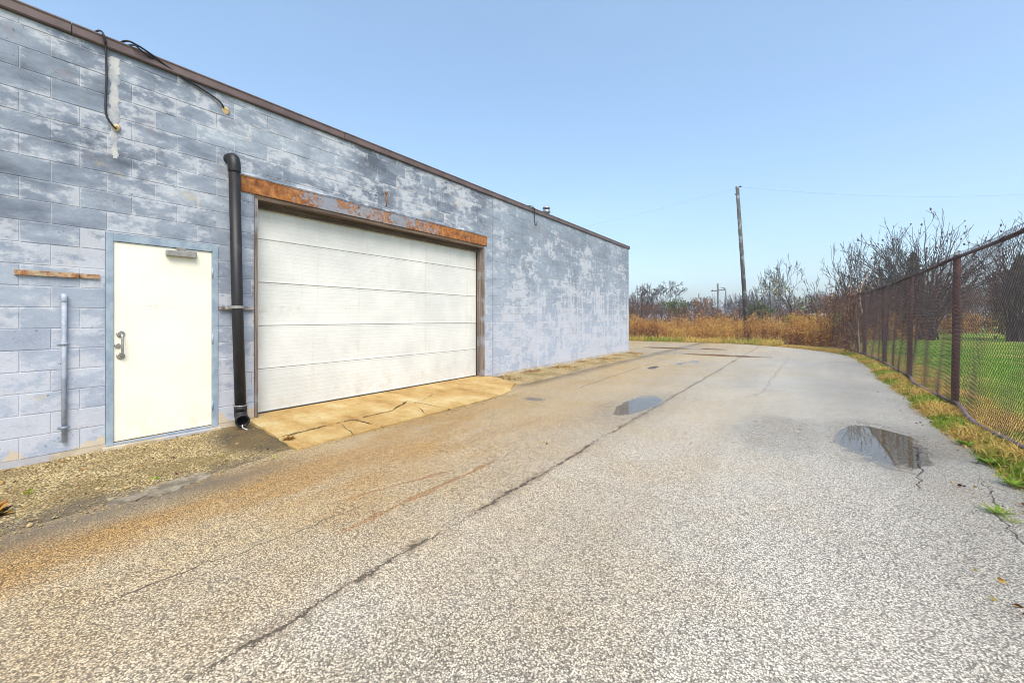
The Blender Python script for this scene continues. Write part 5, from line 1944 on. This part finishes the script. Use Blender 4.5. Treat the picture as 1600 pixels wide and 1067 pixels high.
for f in ((0, 1, 2, 3), (3, 2, 5, 4), (6, 7, 1, 0), (4, 5, 9, 8), (6, 0, 3, 4, 8), (7, 9, 5, 2, 1)):
    bm.faces.new([vs[i] for i in f])
obj('roof', bm_mesh('roof', bm), simple('shed_roof', (0.05, 0.045, 0.045), None, 0.7), sh)

# white vehicle half hidden behind the weeds by the fence end
vp = deepp(1284, 58)
van = tag(empty('parked_van', (vp.x, vp.y, 0)), 'white vehicle roof half hidden behind the weeds near the fence end', 'van')
van.rotation_euler = (0, 0, TH + 0.2)
bm = bmesh.new()
prof = [(-2.1, 0.35), (2.15, 0.35), (2.2, 0.9), (1.5, 1.12), (0.95, 1.92), (0.7, 2.05), (-1.9, 2.08), (-2.1, 1.9)]
A = [bm.verts.new((x, -0.9, zc)) for x, zc in prof]; B = [bm.verts.new((x, 0.9, zc)) for x, zc in prof]
for i in range(len(prof)):
    j = (i + 1) % len(prof)
    bm.faces.new((A[i], A[j], B[j], B[i]))
bm.faces.new(A); bm.faces.new(B[::-1])
bmesh.ops.bevel(bm, geom=bm.edges[:], offset=0.06, segments=2, affect='EDGES')
obj('body', bm_mesh('body', bm), MAT['van'], van)
for (x0_, x1_) in ((-1.8, -0.9), (-0.7, 0.1), (0.25, 0.85)):
    bm = bmesh.new(); box_bm(bm, (x0_, -0.92, 1.25), (x1_, -0.885, 1.75), 0.01)
    obj('window', bm_mesh('window', bm), MAT['glass'], van)
for wx in (-1.3, 1.35):
    for wy in (-0.8, 0.8):
        bm = bmesh.new(); tube_bm(bm, [(wx, wy - 0.1, 0.33), (wx, wy + 0.1, 0.33)], 0.33, 16)
        obj('wheel', bm_mesh('wheel', bm), MAT['cable'], van)

# ------------------------------------------------------------------ small plants and litter
def small_weed(name, label, base, n, L, seed, mat='weed_green', flat=0.6, tint=(0.2, 1), wd=0.25):
    r = np.random.default_rng(seed)
    V, F, T = [], [], []
    for i in range(n):
        a = r.uniform(0, 6.3)
        el = r.uniform(0.15, 1.2) * (1 - flat) + 0.15
        l = L * r.uniform(0.5, 1.1)
        d = np.array([math.cos(a) * math.cos(el), math.sin(a) * math.cos(el), math.sin(el)])
        s = np.array([-math.sin(a), math.cos(a), 0]) * l * wd
        p0 = r.normal(0, 0.012, 3) * np.array([1, 1, 0])
        pts = [p0, p0 + d * l * 0.45 + s * 0.5, p0 + d * l + np.array([0, 0, -l * 0.12]), p0 + d * l * 0.45 - s * 0.5]
        k = len(V)
        V += pts
        F.append((k, k + 1, k + 2, k + 3))
        T += [r.uniform(*tint)] * 4
    me = np_mesh(name, np.array(V), np.array(F), np.array(T))
    return tag(obj(name, me, MAT[mat], loc=base), label, 'weed')


g = groundp(1562, 803, 0.0)
small_weed('weed', 'green grassy weed sprouting from the asphalt near the verge', (g.x, g.y, g.z), 60, 0.13, 1, wd=0.08)
g = groundp(1583, 816, 0.0)
small_weed('weed', 'smaller green sprig beside the grassy weed in the asphalt', (g.x, g.y, g.z), 22, 0.08, 2, wd=0.08)
g = groundp(245, 748, 0.05)
small_weed('weed', 'tiny bright green weed in the gravel below the cream door', (g.x, g.y, 0.045), 9, 0.07, 3, flat=0.2)
g = groundp(46, 770, 0.05)
small_weed('weed', 'small yellow green seedling in the gravel near the conduit', (g.x, g.y, 0.045), 10, 0.08, 4, flat=0.2, tint=(0.6, 1))
g = groundp(427, 714, 0.02)
small_weed('weed', 'tiny green weed at the corner of the concrete apron', (g.x, g.y, 0.02), 8, 0.06, 5, flat=0.4)
for i, (px, py, lab) in enumerate(((1418, 618, 'green broad-leaved weed at the road edge nearest the second visible post'), (1513, 697, 'low green weed at the road edge below the nearest fence post'),
                                   (1548, 727, 'low dark green weed at the road edge near the corner of view'), (1585, 760, 'green weed tuft on the verge above the asphalt sprout'))):
    g = groundp(px, py, 0.0)
    small_weed('weed', lab, (g.x, g.y, 0.012), 34, 0.13, 10 + i, wd=0.22, tint=(0, 0.7))
g = groundp(4, 806, 0.03)
small_weed('leaf_heap', 'heap of dark red and yellow dead leaves on the gravel', (g.x - 0.05, g.y - 0.06, 0.02), 110, 0.14, 30, 'dead_leaf', 0.3, (0, 1), 0.5)
bpy.data.objects['leaf_heap']['category'] = 'leaves'
g = groundp(452, 688, 0.03)
small_weed('dead_tuft', 'orange dead grass tuft at the broken apron corner', (g.x, g.y, 0.03), 90, 0.10, 31, 'dead_leaf', 0.3, (0.4, 1), 0.12)

# leaf scraps and grit on the road
r = np.random.default_rng(33)
cs = []
for px, py in [(1550, 905), (1585, 952), (1578, 948), (1505, 765), (1512, 760), (1497, 762), (1532, 726), (1455, 650), (1425, 628), (1250, 673), (853, 692), (592, 798), (1380, 600)]:
    g = groundp(px, py, 0.0)
    for _ in range(3):
        cs.append((g.x + r.normal(0, 0.03), g.y + r.normal(0, 0.03), 0.012))
for _ in range(70):
    yy = r.uniform(4, 24)
    cs.append((road_xmax(yy) - abs(r.normal(0, 0.25)), yy, 0.012))
for _ in range(40):
    cs.append((r.uniform(0.1, 1.6), r.uniform(0.3, 2.6), 0.06))
V, F, tt = leaf_cards(np.array(cs), 0.035, r, (0, 1), flat=0.8)
V[:, 2] = np.clip(V[:, 2], 0.006, 0.08)
tag(obj('leaf_litter', np_mesh('leaf_litter', V, F, tt), MAT['dead_leaf']), 'scattered dead leaf scraps on the asphalt and gravel', 'leaves', kind='stuff')
# loose stones along the wall foot and the broken edges (too many and small to count)
V, F, nv = [], [], 0
ico = bmesh.new(); bmesh.ops.create_icosphere(ico, subdivisions=1, radius=1)
iv = np.array([v.co[:] for v in ico.verts]); jf = np.array([[v.index for v in f.verts] for f in ico.faces]); ico.free()
for i in range(2600):
    k = r.random()
    if k < 0.6:
        yy = r.uniform(0.2, 2.7); fx = 1.86 - 0.13 * yy
        t = r.uniform(0.02, 1.03)
        x = t * fx
        zz = 0.035 * max(0, 1 - t) ** 1.2 + 0.022 * (1 - min(t, 1) ** 6)
    elif k < 0.9:
        yy = r.uniform(7.9, 17.2); x = abs(r.normal(0, 0.45)); zz = 0.045 * max(0, 1 - x)
    else:
        yy = r.uniform(2.6, 7); x = 1.5 + abs(r.normal(0, 0.06)); zz = 0.0
    if ((yy - 2.55) / 0.6) ** 2 + ((x - 0.75) / 0.9) ** 2 < 1 and r.random() < 0.85:
        continue
    s = r.uniform(0.004, 0.011) * (1.8 if r.random() < 0.05 else 1)
    V.append(iv * s * r.uniform(0.6, 1.3, iv.shape) * np.array([1, 1, 0.7]) + np.array([x, yy, zz + s * 0.3]))
    F.append(jf + nv); nv += len(iv)
tag(obj('gravel', np_mesh('gravel', np.concatenate(V), np.concatenate(F)), simple('gravel_stones', (0.40, 0.31, 0.15), (0.17, 0.115, 0.05), 0.9, 40)),
    'loose tan gravel along the foot of the wall', 'gravel', kind='stuff')

# ------------------------------------------------------------------ damp autumn air
hz = bpy.data.materials.new('haze_air')
hz.use_nodes = True
hn = hz.node_tree
hn.nodes.clear()
ho = hn.nodes.new('ShaderNodeOutputMaterial')
hv = hn.nodes.new('ShaderNodeVolumePrincipled')
hv.inputs['Color'].default_value = (0.86, 0.90, 0.96, 1)
hv.inputs['Density'].default_value = 0.0018
hv.inputs['Anisotropy'].default_value = 0.2
hn.links.new(hv.outputs[0], ho.inputs['Volume'])
bm = bmesh.new()
box_bm(bm, (-650, -250, -1.2), (650, 1050, 12.0))
tag(obj('haze', bm_mesh('haze', bm), hz), 'thin pale autumn haze over the whole field', 'haze', kind='stuff')
